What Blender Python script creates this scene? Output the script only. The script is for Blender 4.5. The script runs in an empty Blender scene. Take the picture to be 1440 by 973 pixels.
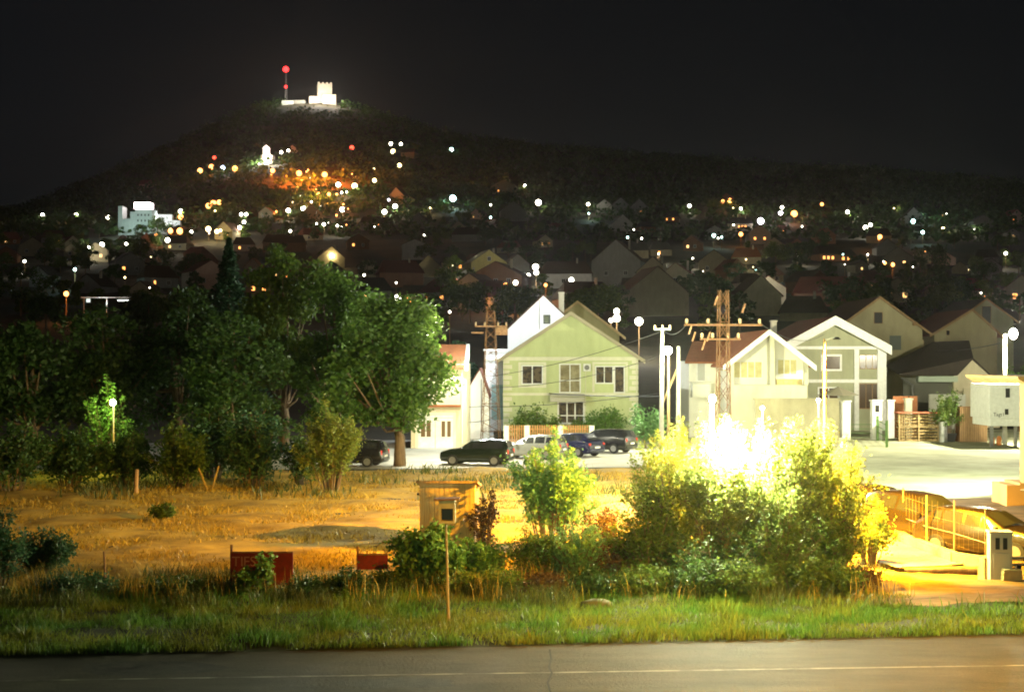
import bpy, math, random
import numpy as np
from mathutils import Vector, Matrix, noise as mnoise
rnd = random.Random(7)
R = math.radians
scene = bpy.context.scene
col = scene.collection

# ------------------------------------------------------------------ camera
CH = 6.0
cam_d = bpy.data.cameras.new('camera')
cam = bpy.data.objects.new('camera', cam_d)
col.objects.link(cam)
cam.location = (0, 0, CH)
cam.rotation_euler = (R(90), 0, 0)
cam_d.sensor_width = 36
cam_d.lens = 50
cam_d.shift_y = (505 - 486.5) / 1440
cam_d.clip_start = 0.5
cam_d.clip_end = 20000
scene.camera = cam

def X(px, d): return (px - 720) * d / 2000.0
def Z(py, d): return CH - (py - 505) * d / 2000.0

# ------------------------------------------------------------------ materials
MATS = {}
def mat(name, c, rough=0.8, c2=None, scale=3.0, bump=0.0, metal=0.0, spec=0.3, detail=5.0, lo=0.35, hi=0.65, bscale=None, stretch=None, coat=0.0):
    if name in MATS: return MATS[name]
    m = bpy.data.materials.new(name); m.use_nodes = True
    nt = m.node_tree; b = nt.nodes['Principled BSDF']
    b.inputs['Roughness'].default_value = rough
    b.inputs['Metallic'].default_value = metal
    b.inputs['Specular IOR Level'].default_value = spec
    b.inputs['Coat Weight'].default_value = coat
    b.inputs['Base Color'].default_value = (*c, 1)
    if c2 is not None or bump:
        tc = nt.nodes.new('ShaderNodeTexCoord')
        mp = nt.nodes.new('ShaderNodeMapping')
        if stretch: mp.inputs['Scale'].default_value = stretch
        nt.links.new(tc.outputs['Object'], mp.inputs[0])
    if c2 is not None:
        n = nt.nodes.new('ShaderNodeTexNoise'); n.inputs['Scale'].default_value = scale; n.inputs['Detail'].default_value = detail
        n.inputs['Roughness'].default_value = 0.65
        nt.links.new(mp.outputs[0], n.inputs['Vector'])
        r = nt.nodes.new('ShaderNodeValToRGB')
        r.color_ramp.elements[0].position = lo; r.color_ramp.elements[1].position = hi
        r.color_ramp.elements[0].color = (*c, 1); r.color_ramp.elements[1].color = (*c2, 1)
        nt.links.new(n.outputs['Fac'], r.inputs[0]); nt.links.new(r.outputs[0], b.inputs['Base Color'])
    if bump:
        n2 = nt.nodes.new('ShaderNodeTexNoise'); n2.inputs['Scale'].default_value = bscale or scale * 4; n2.inputs['Detail'].default_value = 6
        nt.links.new(mp.outputs[0], n2.inputs['Vector'])
        bp = nt.nodes.new('ShaderNodeBump'); bp.inputs['Strength'].default_value = bump; bp.inputs['Distance'].default_value = 0.05
        nt.links.new(n2.outputs['Fac'], bp.inputs['Height']); nt.links.new(bp.outputs[0], b.inputs['Normal'])
    MATS[name] = m
    return m

def leafmat(name, ca, cb, trans=0.45, rough=0.5):
    if name in MATS: return MATS[name]
    m = bpy.data.materials.new(name); m.use_nodes = True
    nt = m.node_tree; nt.nodes.clear()
    out = nt.nodes.new('ShaderNodeOutputMaterial')
    g = nt.nodes.new('ShaderNodeNewGeometry')
    r = nt.nodes.new('ShaderNodeValToRGB')
    r.color_ramp.elements[0].color = (*ca, 1); r.color_ramp.elements[1].color = (*cb, 1)
    nt.links.new(g.outputs['Random Per Island'], r.inputs[0])
    p = nt.nodes.new('ShaderNodeBsdfPrincipled'); p.inputs['Roughness'].default_value = rough; p.inputs['Specular IOR Level'].default_value = 0.25
    t = nt.nodes.new('ShaderNodeBsdfTranslucent')
    mx = nt.nodes.new('ShaderNodeMixShader'); mx.inputs[0].default_value = trans
    nt.links.new(r.outputs[0], p.inputs['Base Color'])
    hs = nt.nodes.new('ShaderNodeHueSaturation'); hs.inputs['Value'].default_value = 1.5; hs.inputs['Hue'].default_value = 0.48
    nt.links.new(r.outputs[0], hs.inputs['Color']); nt.links.new(hs.outputs[0], t.inputs['Color'])
    nt.links.new(p.outputs[0], mx.inputs[1]); nt.links.new(t.outputs[0], mx.inputs[2]); nt.links.new(mx.outputs[0], out.inputs[0])
    MATS[name] = m
    return m

def emat(name, c, s):
    if name in MATS: return MATS[name]
    m = bpy.data.materials.new(name); m.use_nodes = True
    nt = m.node_tree; nt.nodes.clear()
    out = nt.nodes.new('ShaderNodeOutputMaterial'); e = nt.nodes.new('ShaderNodeEmission')
    e.inputs[0].default_value = (*c, 1); e.inputs[1].default_value = s
    nt.links.new(e.outputs[0], out.inputs[0])
    MATS[name] = m
    return m

def tilemat(name, c, c2, sx=3.0, sy=3.0, bump=0.6):
    """roof tiles: rows and columns of pantiles from wave textures"""
    if name in MATS: return MATS[name]
    m = mat(name, c, 0.75, c2, 2.2, 0, lo=0.3, hi=0.7)
    nt = m.node_tree; b = nt.nodes['Principled BSDF']
    tc = nt.nodes.new('ShaderNodeTexCoord')
    w = nt.nodes.new('ShaderNodeTexWave'); w.bands_direction = 'Y'; w.inputs['Scale'].default_value = sy; w.wave_profile = 'SIN'
    w2 = nt.nodes.new('ShaderNodeTexWave'); w2.bands_direction = 'Z'; w2.inputs['Scale'].default_value = sx; w2.wave_profile = 'SAW'
    nt.links.new(tc.outputs['Object'], w.inputs[0]); nt.links.new(tc.outputs['Object'], w2.inputs[0])
    a = nt.nodes.new('ShaderNodeMath'); a.operation = 'ADD'
    nt.links.new(w.outputs['Fac'], a.inputs[0]); nt.links.new(w2.outputs['Fac'], a.inputs[1])
    bp = nt.nodes.new('ShaderNodeBump'); bp.inputs['Strength'].default_value = bump; bp.inputs['Distance'].default_value = 0.04
    nt.links.new(a.outputs[0], bp.inputs['Height']); nt.links.new(bp.outputs[0], b.inputs['Normal'])
    return m

# ------------------------------------------------------------------ mesh builder
class MB:
    def __init__(s): s.v = []; s.f = []
    def add(s, vs, fs):
        o = len(s.v); s.v += [tuple(v) for v in vs]; s.f += [tuple(i + o for i in f) for f in fs]; return s
    def box(s, c, d, rz=0.0, taper=1.0):
        x, y, z = c; a, b, h = d[0] / 2, d[1] / 2, d[2] / 2
        vs = []
        for k, t in ((-h, 1.0), (h, taper)):
            for sx, sy in ((-1, -1), (1, -1), (1, 1), (-1, 1)):
                px, py = sx * a * t, sy * b * t
                vs.append((x + px * math.cos(rz) - py * math.sin(rz), y + px * math.sin(rz) + py * math.cos(rz), z + k))
        return s.add(vs, [(0, 3, 2, 1), (4, 5, 6, 7), (0, 1, 5, 4), (1, 2, 6, 5), (2, 3, 7, 6), (3, 0, 4, 7)])
    def b2(s, x0, x1, y0, y1, z0, z1):
        return s.box(((x0 + x1) / 2, (y0 + y1) / 2, (z0 + z1) / 2), (x1 - x0, y1 - y0, z1 - z0))
    def prism(s, poly, y0, y1):
        """poly in (x,z), extruded along y"""
        n = len(poly)
        vs = [(x, y0, z) for x, z in poly] + [(x, y1, z) for x, z in poly]
        fs = [tuple(range(n)), tuple(range(2 * n - 1, n - 1, -1))]
        fs += [(i, i + n, (i + 1) % n + n, (i + 1) % n) for i in range(n)]
        return s.add(vs, fs)
    def flat(s, poly, z0, z1):
        n = len(poly)
        vs = [(x, y, z0) for x, y in poly] + [(x, y, z1) for x, y in poly]
        fs = [tuple(range(n))[::-1], tuple(range(n, 2 * n))]
        fs += [(i, (i + 1) % n, (i + 1) % n + n, i + n) for i in range(n)]
        return s.add(vs, fs)
    def tube(s, pts, rs, n=8, cap=True):
        pts = [Vector(p) for p in pts]
        if not hasattr(rs, '__len__'): rs = [rs] * len(pts)
        o = len(s.v)
        for i, p in enumerate(pts):
            a = pts[max(i - 1, 0)]; b = pts[min(i + 1, len(pts) - 1)]
            t = (b - a).normalized() if (b - a).length > 1e-6 else Vector((0, 0, 1))
            u = t.cross(Vector((0.0, 0.1, 1.0)) if abs(t.z) < 0.9 else Vector((1, 0, 0))).normalized(); w = t.cross(u)
            for k in range(n):
                q = p + (u * math.cos(2 * math.pi * k / n) + w * math.sin(2 * math.pi * k / n)) * rs[i]
                s.v.append(tuple(q))
        for i in range(len(pts) - 1):
            for k in range(n):
                k2 = (k + 1) % n
                s.f.append((o + i * n + k, o + i * n + k2, o + (i + 1) * n + k2, o + (i + 1) * n + k))
        if cap:
            s.f.append(tuple(o + k for k in range(n))[::-1]); e = o + (len(pts) - 1) * n
            s.f.append(tuple(e + k for k in range(n)))
        return s
    def ball(s, c, r, n=8, m=5, sz=1.0):
        vs = [(c[0], c[1], c[2] - r * sz)]
        for j in range(1, m):
            a = -math.pi / 2 + math.pi * j / m
            for k in range(n):
                b = 2 * math.pi * k / n
                vs.append((c[0] + r * math.cos(a) * math.cos(b), c[1] + r * math.cos(a) * math.sin(b), c[2] + r * sz * math.sin(a)))
        vs.append((c[0], c[1], c[2] + r * sz)); L = len(vs) - 1
        fs = [(0, 1 + (k + 1) % n, 1 + k) for k in range(n)]
        for j in range(m - 2):
            for k in range(n):
                a = 1 + j * n
                fs.append((a + k, a + (k + 1) % n, a + n + (k + 1) % n, a + n + k))
        a = 1 + (m - 2) * n
        fs += [(a + k, a + (k + 1) % n, L) for k in range(n)]
        return s.add(vs, fs)
    def build(s, name, m, parent=None, smooth=False, bevel=0.0, loc=None):
        me = bpy.data.meshes.new(name); me.from_pydata(s.v, [], s.f); me.update()
        if m: me.materials.append(m)
        if smooth: me.polygons.foreach_set('use_smooth', [True] * len(me.polygons))
        o = bpy.data.objects.new(name, me); col.objects.link(o)
        if parent: o.parent = parent
        if loc: o.location = loc
        if bevel:
            b = o.modifiers.new('bevel', 'BEVEL'); b.width = bevel; b.segments = 2; b.limit_method = 'ANGLE'
        return o

def npmesh(name, V, Fq, m, parent=None, k=4):
    me = bpy.data.meshes.new(name)
    me.vertices.add(len(V)); me.vertices.foreach_set('co', V.astype(np.float32).ravel())
    nf = len(Fq); me.loops.add(nf * k); me.loops.foreach_set('vertex_index', Fq.astype(np.int32).ravel())
    me.polygons.add(nf)
    me.polygons.foreach_set('loop_start', np.arange(0, nf * k, k, dtype=np.int32))
    me.polygons.foreach_set('loop_total', np.full(nf, k, dtype=np.int32))
    me.update(calc_edges=True); me.materials.append(m)
    o = bpy.data.objects.new(name, me); col.objects.link(o)
    if parent: o.parent = parent
    return o

def tag(o, label=None, cat=None, group=None, kind=None):
    if label: o['label'] = label
    if cat: o['category'] = cat
    if group: o['group'] = group
    if kind: o['kind'] = kind
    return o
def empty(name, loc, rz=0.0, label=None, cat=None, group=None):
    o = bpy.data.objects.new(name, None); col.objects.link(o); o.location = loc; o.rotation_euler = (0, 0, rz)
    o.empty_display_size = 0.3
    return tag(o, label, cat, group)
def kids(o): return [c for c in col.objects if c.parent == o]
def copy_tree(o, parent=None):
    c = o.copy(); col.objects.link(c); c.parent = parent
    for ch in KIDS.get(o.name) or KIDS.setdefault(o.name, list(o.children)): copy_tree(ch, c)
    return c
KIDS = {}
def light(name, loc, power, c, r=0.2, kind='POINT', aim=None, spot=None, blend=0.15, parent=None):
    d = bpy.data.lights.new(name, kind); d.energy = power; d.color = c; d.shadow_soft_size = r
    o = bpy.data.objects.new(name, d); col.objects.link(o); o.location = loc
    if kind == 'SPOT': d.spot_size = R(spot or 90); d.spot_blend = blend
    if aim: o.rotation_euler = (Vector(aim) - Vector(loc)).to_track_quat('-Z', 'Y').to_euler()
    if parent: o.parent = parent
    return o
def textmesh(name, s, size, m, parent, loc, rot=(R(90), 0, 0), ext=0.004):
    cu = bpy.data.curves.new(name, 'FONT'); cu.body = s; cu.size = size; cu.extrude = ext; cu.align_x = 'CENTER'; cu.align_y = 'CENTER'
    t = bpy.data.objects.new(name, cu); col.objects.link(t)
    me = bpy.data.meshes.new_from_object(t); bpy.data.objects.remove(t)
    o = bpy.data.objects.new(name, me); me.materials.clear(); me.materials.append(m); col.objects.link(o)
    o.parent = parent; o.location = loc; o.rotation_euler = rot
    return o

# ------------------------------------------------------------------ terrain
RPX = np.array([-1500, -400, 0, 30, 130, 240, 300, 350, 390, 430, 470, 520, 600, 660, 760, 850, 900, 1000, 1100, 1200, 1300, 1440, 1800, 3000], float)
RPY = np.array([360, 325, 300, 295, 255, 207, 178, 155, 146, 144, 145, 158, 181, 195, 210, 215, 219, 225, 236, 238, 248, 260, 275, 330], float)
YD = np.array([0, 125, 150, 180, 220, 300, 400, 550, 700, 900], float)
YZ = np.array([0, 0, .5, 2.0, 5.2, 12.5, 22., 38, 58, 84], float)
def G0(x, y):
    if y <= 125: return 0.0
    if y <= 900: return float(np.interp(y, YD, YZ))
    px = 720 + 2000 * x / y
    r = float(np.interp(px, RPX, RPY))
    if y <= 1700:
        t = (y - 900) / 800.0
        t = t * (1.45 - 0.45 * t)
        py = 505 + 2000 * (CH - 84) / 900.0
        py = py + (r - py) * t
        return CH - (py - 505) * y / 2000.0
    z = CH - (r - 505) * 1700 / 2000.0
    return z * max(0.0, 1 - ((y - 1700) / 1400.0) ** 1.3)
def G(x, y):
    z = G0(x, y)
    if y > 260:
        k = min(1.0, (y - 260) / 500.0)
        z += k * 7.0 * mnoise.noise(Vector((x / 140.0, y / 140.0, 0.3))) * (1 if y < 1500 else 0.4)
    return z
def place(px, py, h=0.0, lo=110, hi=1705):
    """ground point under a thing whose height-h point shows at px,py"""
    prev = None; y = lo
    while y < hi:
        x = X(px, y); p = 505 + 2000 * (CH - G(x, y) - h) / y
        if p <= py: break
        y += 4
    x = X(px, y)
    return x, y, G(x, y)

ys = list(np.linspace(-80, 120, 21)) + list(np.arange(126, 300, 6)) + list(np.arange(300, 900, 14)) + list(np.arange(900, 1800, 22)) + list(np.arange(1800, 3200, 120)) + [3400, 4000, 5000, 7000]
us = np.linspace(-1.7, 1.7, 201)
V = []
for y in ys:
    sc = max(y, 60.0) if y < 3300 else y
    for u in us:
        x = u * sc
        V.append((x, y, G(x, y) if y > 125 else -0.03))
nc = len(us)
Fq = [(j * nc + i, j * nc + i + 1, (j + 1) * nc + i + 1, (j + 1) * nc + i) for j in range(len(ys) - 1) for i in range(nc - 1)]
m_hill = mat('hillside_soil', (0.018, 0.017, 0.010), 0.95, (0.045, 0.038, 0.02), 0.05, 0.3, bscale=0.5)
o = npmesh('terrain', np.array(V), np.array(Fq), m_hill); tag(o, kind='structure')

def sheet(name, poly, z, m, kind='structure', label=None, cat=None):
    o = MB(); o.v = [(x, y, z) for x, y in poly]; o.f = [tuple(range(len(poly)))]
    ob = o.build(name, m); tag(ob, label, cat, kind=kind); return ob
def gp(px, py):
    d = 2000 * CH / (py - 505.0); return (X(px, d), d)

# road across the bottom, slightly skewed like the photograph
m_asph = mat('asphalt', (0.035, 0.033, 0.029), 0.8, (0.085, 0.076, 0.06), 1.3, 1.0, spec=0.2, bscale=45, stretch=(0.3, 1.0, 1), lo=.3, hi=.7, detail=12)
a0, a1 = gp(0, 924), gp(1440, 893)
sl = (a1[1] - a0[1]) / (a1[0] - a0[0])
def roadedge(x, off=0.0): return a0[1] + (x - a0[0]) * sl + off
road_poly = [(-70, roadedge(-70, -7.4)), (70, roadedge(70, -7.4)), (70, roadedge(70)), (-70, roadedge(-70))]
sheet('road', road_poly, 0.0, m_asph)
m_line = mat('road_paint', (0.20, 0.19, 0.16), 0.8, (0.07, 0.065, 0.055), 1.6, lo=0.42, hi=0.6)
l0, l1 = gp(0, 958), gp(1440, 936)
ls = (l1[1] - l0[1]) / (l1[0] - l0[0])
def ly(x, o=0): return l0[1] + (x - l0[0]) * ls + o
sheet('road_edge_line', [(-60, ly(-60)), (60, ly(60)), (60, ly(60, .1)), (-60, ly(-60, .1))], 0.004, m_line)
# crack in the asphalt
mc = mat('crack_tar', (0.012, 0.011, 0.010), 0.9)
b = MB(); pp = [gp(773, 913), gp(775, 926), gp(772, 938), gp(776, 946), gp(770, 960), gp(778, 985)]
pp = [(p[0], p[1]) for p in pp]
for (x0, y0), (x1, y1) in zip(pp[:-1], pp[1:]):
    b.add([(x0 - .02, y0, .006), (x0 + .02, y0, .006), (x1 + .02, y1, .006), (x1 - .02, y1, .006)], [(0, 1, 2, 3)])
tag(b.build('road_crack_line', mc), kind='structure')

# verge strip: lumpy green ground between road and meadow
def lumpy(name, x0, x1, yf0, yf1, nx, ny, m, amp, sc, base=0.0, seed=0.0):
    V = []
    for j in range(ny + 1):
        for i in range(nx + 1):
            x = x0 + (x1 - x0) * i / nx
            a, bb = yf0(x), yf1(x); y = a + (bb - a) * j / ny
            e = min(1.0, j / 2.0, (ny - j) / 2.0, i / 2.0, (nx - i) / 2.0)
            V.append((x, y, base + e * amp * (0.5 + mnoise.noise(Vector((x * sc, y * sc, seed))) + .4 * mnoise.noise(Vector((x * sc * 3, y * sc * 3, seed))))))
    Fq = [(j * (nx + 1) + i, j * (nx + 1) + i + 1, (j + 1) * (nx + 1) + i + 1, (j + 1) * (nx + 1) + i) for j in range(ny) for i in range(nx)]
    o = npmesh(name, np.array(V), np.array(Fq), m); tag(o, kind='structure'); return o
m_verge = mat('verge_soil', (0.016, 0.022, 0.007), 0.95, (0.036, 0.036, 0.013), 1.2, 0.5, bscale=14)
lumpy('verge_ground', -60, 60, lambda x: roadedge(x, 0.0), lambda x: 37.2, 240, 20, m_verge, 0.12, 0.5, 0.0, 3.0)
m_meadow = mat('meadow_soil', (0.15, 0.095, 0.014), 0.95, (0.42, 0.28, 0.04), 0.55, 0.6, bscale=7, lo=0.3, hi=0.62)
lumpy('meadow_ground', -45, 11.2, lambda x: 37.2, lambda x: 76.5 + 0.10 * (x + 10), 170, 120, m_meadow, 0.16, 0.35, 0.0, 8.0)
# street in front of the houses, lot, drive
m_conc = mat('street_concrete', (0.30, 0.29, 0.25), 0.85, (0.42, 0.40, 0.35), 0.5, 0.3, bscale=8)
sheet('village_street', [(-30, 76.0), (16, 80), (16, 110.0), (4, 108), (-30, 101)], -0.008, m_conc)
sheet('lane', [(-3.9, 95), (-1.3, 95), (-1.6, 128), (-4.6, 128)], -0.003, mat('lane_concrete', (0.4, 0.4, 0.38), 0.85, (0.5, 0.5, 0.47), 0.7))
m_lot = mat('lot_gravel', (0.20, 0.205, 0.12), 0.95, (0.36, 0.37, 0.24), 0.35, 0.7, bscale=9, detail=9)
sheet('gravel_lot', [(11.2, 60.5), (60, 66), (60, 122), (16, 122), (11.2, 84)], 0.0, m_lot)
m_dirt = mat('drive_dirt', (0.045, 0.03, 0.015), 0.95, (0.17, 0.11, 0.05), 0.5, 0.8, bscale=5, lo=0.36, hi=0.6, stretch=(0.5, 1.6, 1))
lumpy('dirt_drive', 11.2, 60, lambda x: 37.2, lambda x: 60.5 + (x - 11.2) * 5.5 / 48.8, 100, 50, m_dirt, 0.10, 0.4, 0.0, 5.0)
m_pale = mat('worn_concrete', (0.20, 0.165, 0.10), 0.9, (0.36, 0.30, 0.19), 0.9, 0.7, bscale=7, lo=.3, hi=.65, detail=10)
sheet('concrete_apron', [gp(1228, 770), gp(1262, 752), gp(1345, 792), gp(1378, 797), gp(1330, 803), gp(1262, 806), gp(1232, 797)], 0.17, m_pale)
lumpy('drive_mouth', 8.6, 60, lambda x: 34.4 + .35 * math.sin(x * 1.7), lambda x: 38.2, 110, 14, m_dirt, 0.10, 0.6, 0.09, 7.0)

m_patch = mat('asphalt_patch', (0.022, 0.021, 0.020), 0.8, (0.05, 0.046, 0.04), 3.5, 0.8, bscale=50, detail=10)
for k, (px, py, w_, h_) in enumerate(((210, 938, 1.5, .7), (560, 960, 1.2, .5))):
    cx_, cy_ = gp(px, py); g_ = random.Random(k)
    sheet('road_repair_patch', [(cx_ + w_ * math.cos(a * .5236) * g_.uniform(.75, 1.1), cy_ + h_ * math.sin(a * .5236) * g_.uniform(.75, 1.1)) for a in range(12)], 0.003, m_patch)
# ------------------------------------------------------------------ foliage
nr = np.random.default_rng(11)
def leaves(C, Rd, n, size, flat=0.0, elong=1.7):
    """C Nx3 clump centres, Rd N radii (or Nx3). diamond leaves"""
    C = np.asarray(C, float); Rd = np.asarray(Rd, float)
    if Rd.ndim == 1: Rd = Rd[:, None] * np.ones((1, 3))
    w = Rd.prod(1) ** (2 / 3.); idx = nr.choice(len(C), n, p=w / w.sum())
    d = nr.normal(size=(n, 3)); d /= np.linalg.norm(d, axis=1)[:, None]
    rad = nr.random(n) ** 0.45
    P = C[idx] + d * rad[:, None] * Rd[idx] * (0.9 + 0.25 * nr.random((n, 1)))
    return leafquads(P, size, flat, elong)
def leafquads(P, size, flat=0.0, elong=1.7):
    n = len(P)
    a = nr.normal(size=(n, 3)); a[:, 2] *= (1 - flat); a /= np.linalg.norm(a, axis=1)[:, None]
    b = np.cross(a, nr.normal(size=(n, 3))); b /= np.linalg.norm(b, axis=1)[:, None] + 1e-9
    s = size * (0.6 + 0.8 * nr.random((n, 1)))
    V = np.stack([P - a * s * .5, P + b * s * .5 / elong, P + a * s * .5, P - b * s * .5 / elong], 1).reshape(-1, 3)
    F = np.arange(n * 4).reshape(-1, 4)
    return V, F
def crown_clumps(h0, h1, rx, ry, k, seed=0, lump=0.33):
    g = np.random.default_rng(seed)
    cz = (h0 + h1) / 2; rz = (h1 - h0) / 2
    d = g.normal(size=(k, 3)); d /= np.linalg.norm(d, axis=1)[:, None]
    r = 0.30 + 0.66 * g.random((k, 1)) ** .8
    C = d * r * np.array([rx, ry, rz]) + np.array([0, 0, cz])
    w = 1.0 - 0.25 * np.clip((C[:, 2] - cz) / rz, 0, 1)
    C[:, 0] *= w; C[:, 1] *= w
    Rd = (rx + ry + rz) / 3 * lump * (0.35 + 0.85 * g.random(k))
    Rd = Rd[:, None] * np.stack([1.1 + 0 * Rd, 1.1 + 0 * Rd, .75 + 0 * Rd], 1)
    return C, Rd
m_bark = mat('bark', (0.09, 0.06, 0.035), 0.9, (0.16, 0.11, 0.06), 3, 0.6, bscale=14, stretch=(3, 3, .5))
def tree(px, d, top_py, wpx, label, lm, name='tree', base=None, n=9000, leaf=0.22, crown0=0.25, k=38, seed=1, trunk_r=0.2, group=None, lump=0.33, lean=0.0, cat='tree', dy=0.9, z0=None, bark=None):
    x = X(px, d); zg = G(x, d) if z0 is None else z0
    h = Z(top_py, d) - zg; rx = wpx * d / 2000.0 / 2
    t = empty(name, (x, d, zg), 0, label, cat, group)
    C, Rd = crown_clumps(h * crown0, h, rx, rx * dy, k, seed, lump)
    C[:, 0] += lean
    V, F = leaves(C, Rd, n, leaf)
    kz = h / np.percentile(V[:, 2], 99.8); V[:, 2] *= kz; C[:, 2] *= kz
    kx = rx / np.percentile(np.abs(V[:, 0] - lean), 99); V[:, 0] *= kx; C[:, 0] *= kx
    V[:, 2] = np.maximum(V[:, 2], 0.15)
    npmesh('crown', V, F, lm, t)
    b = MB(); hh = h * (crown0 + 0.25)
    tp = [Vector((0, 0, -0.1)), Vector((0.12 + lean * .2, 0, hh * .4)), Vector((lean * .5, 0, hh * .75)), Vector((lean * .7, .1, h * .8))]
    b.tube(tp, [trunk_r * 1.3, trunk_r, trunk_r * .8, trunk_r * .2], 8)
    for i in range(0, k, 2):
        c = Vector(C[i]); s = tp[1].lerp(tp[2], rnd.random()) if rnd.random() < .6 else tp[2].lerp(tp[3], rnd.random() * .5)
        mid = s.lerp(c, 0.5) + Vector((0, 0, -0.05 * h))
        b.tube([s, mid, c], [trunk_r * .4, trunk_r * .25, trunk_r * .07], 5, cap=False)
    b.build('trunk', bark or m_bark, t, smooth=True)
    return t
def shrub(px, d, top_py, wpx, label, lm, name='bush', n=7000, leaf=0.09, nb=26, seed=1, base_py=None, z0=0.0, group=None, spread=0.16, cat='bush', bottom=0.12, arch=0.25, twig=None, stemr=0.03, fan=1.0, leaf_from=0.25, elong=1.7, depth=0.8, shape=None):
    """many stems fanning up from the ground, leaves along side twigs: spiky open outline"""
    g = np.random.default_rng(seed)
    x = X(px, d); h = Z(top_py, d) - z0; rx = wpx * d / 2000.0 / 2
    t = empty(name, (x, d, z0), 0, label, cat, group)
    b = MB(); P = []; W = []
    for i in range(nb):
        an = g.random() * 2 * math.pi; rr = math.sqrt(g.random())
        ex = rx * rr * math.cos(an); ey = rx * depth * rr * math.sin(an)
        hh = h * (0.62 + 0.38 * g.random()) * (1 - 0.45 * rr ** 2)
        s = Vector((ex * .25 * fan, ey * .25 * fan, -0.03)); e = Vector((ex, ey, hh)); m = s.lerp(e, .5) + Vector((-ex * .12, -ey * .12, arch * h * .25))
        b.tube([s, m, e], [stemr, stemr * .7, stemr * .2], 5, cap=False)
        nt_ = 5
        for q in range(nt_):
            f = leaf_from + (1 - leaf_from) * (q + g.random()) / nt_
            p = s.lerp(m, f * 2) if f < .5 else m.lerp(e, f * 2 - 1)
            L = rx * 0.34 * (0.5 + g.random()) * (1.25 - f)
            a2 = g.random() * 2 * math.pi
            e2 = p + Vector((math.cos(a2) * L, math.sin(a2) * L * depth, L * (0.1 + .7 * g.random())))
            b.tube([p, e2], [stemr * .35, stemr * .12], 4, cap=False)
            P.append((p, e2)); W.append(max(L, .2))
        P.append((m, e)); W.append((e - m).length * 1.1)
    A = np.array([tuple(p[0]) for p in P]); B = np.array([tuple(p[1]) for p in P]); W = np.array(W)
    idx = g.choice(len(P), n, p=W / W.sum()); tt = g.random((n, 1))
    Q = A[idx] * (1 - tt) + B[idx] * tt + g.normal(size=(n, 3)) * spread * (1.15 - tt * .8)
    Q = Q[Q[:, 2] > bottom]
    V, F = leafquads(Q, leaf, 0.2, elong)
    npmesh('foliage', V, F, lm, t)
    b.build('stem', twig or m_bark, t)
    return t

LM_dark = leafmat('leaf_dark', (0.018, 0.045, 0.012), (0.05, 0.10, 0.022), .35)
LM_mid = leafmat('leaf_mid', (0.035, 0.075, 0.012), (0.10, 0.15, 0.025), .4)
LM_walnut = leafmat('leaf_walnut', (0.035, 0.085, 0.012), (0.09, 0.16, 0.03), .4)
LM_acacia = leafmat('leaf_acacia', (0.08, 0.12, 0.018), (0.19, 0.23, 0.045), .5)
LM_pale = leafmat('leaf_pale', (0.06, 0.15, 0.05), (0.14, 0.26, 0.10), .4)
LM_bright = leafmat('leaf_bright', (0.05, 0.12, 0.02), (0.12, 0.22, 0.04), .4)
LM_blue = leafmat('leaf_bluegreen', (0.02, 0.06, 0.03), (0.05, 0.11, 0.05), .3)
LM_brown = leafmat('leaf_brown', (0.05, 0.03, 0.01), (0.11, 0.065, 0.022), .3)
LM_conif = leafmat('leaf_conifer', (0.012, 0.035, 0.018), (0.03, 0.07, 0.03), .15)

# --- big trees on the left
tree(562, 80, 418, 175, 'big walnut tree with leaning trunk beside the garage, right edge brightly lit', LM_walnut, 'walnut_tree', n=17000, leaf=.26, crown0=.16, k=60, seed=3, trunk_r=.28, lean=-.5)
tree(470, 88, 385, 150, 'tall green walnut tree just left of the leaning trunk walnut', LM_walnut, 'walnut_tree', n=12000, leaf=.27, crown0=.12, k=46, seed=4, trunk_r=.3)
tree(398, 92, 352, 130, 'tallest broadleaf tree of the grove with rounded green top', LM_mid, 'broadleaf_tree', n=12000, leaf=.28, crown0=.15, k=46, seed=5, trunk_r=.3)
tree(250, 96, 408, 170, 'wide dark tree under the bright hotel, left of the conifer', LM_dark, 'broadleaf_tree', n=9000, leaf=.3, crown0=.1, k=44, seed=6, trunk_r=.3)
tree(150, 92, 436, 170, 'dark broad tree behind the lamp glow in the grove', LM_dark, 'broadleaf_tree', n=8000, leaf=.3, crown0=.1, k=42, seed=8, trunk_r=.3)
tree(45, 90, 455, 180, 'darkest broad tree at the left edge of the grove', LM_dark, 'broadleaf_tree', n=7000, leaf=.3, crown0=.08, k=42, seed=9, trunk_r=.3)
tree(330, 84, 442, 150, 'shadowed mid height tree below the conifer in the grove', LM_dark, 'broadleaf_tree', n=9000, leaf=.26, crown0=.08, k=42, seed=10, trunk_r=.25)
tree(-60, 88, 440, 200, 'dark tree cut by the left edge of the view', LM_dark, 'broadleaf_tree', n=6000, leaf=.3, crown0=.08, k=42, seed=12, trunk_r=.25)
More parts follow.
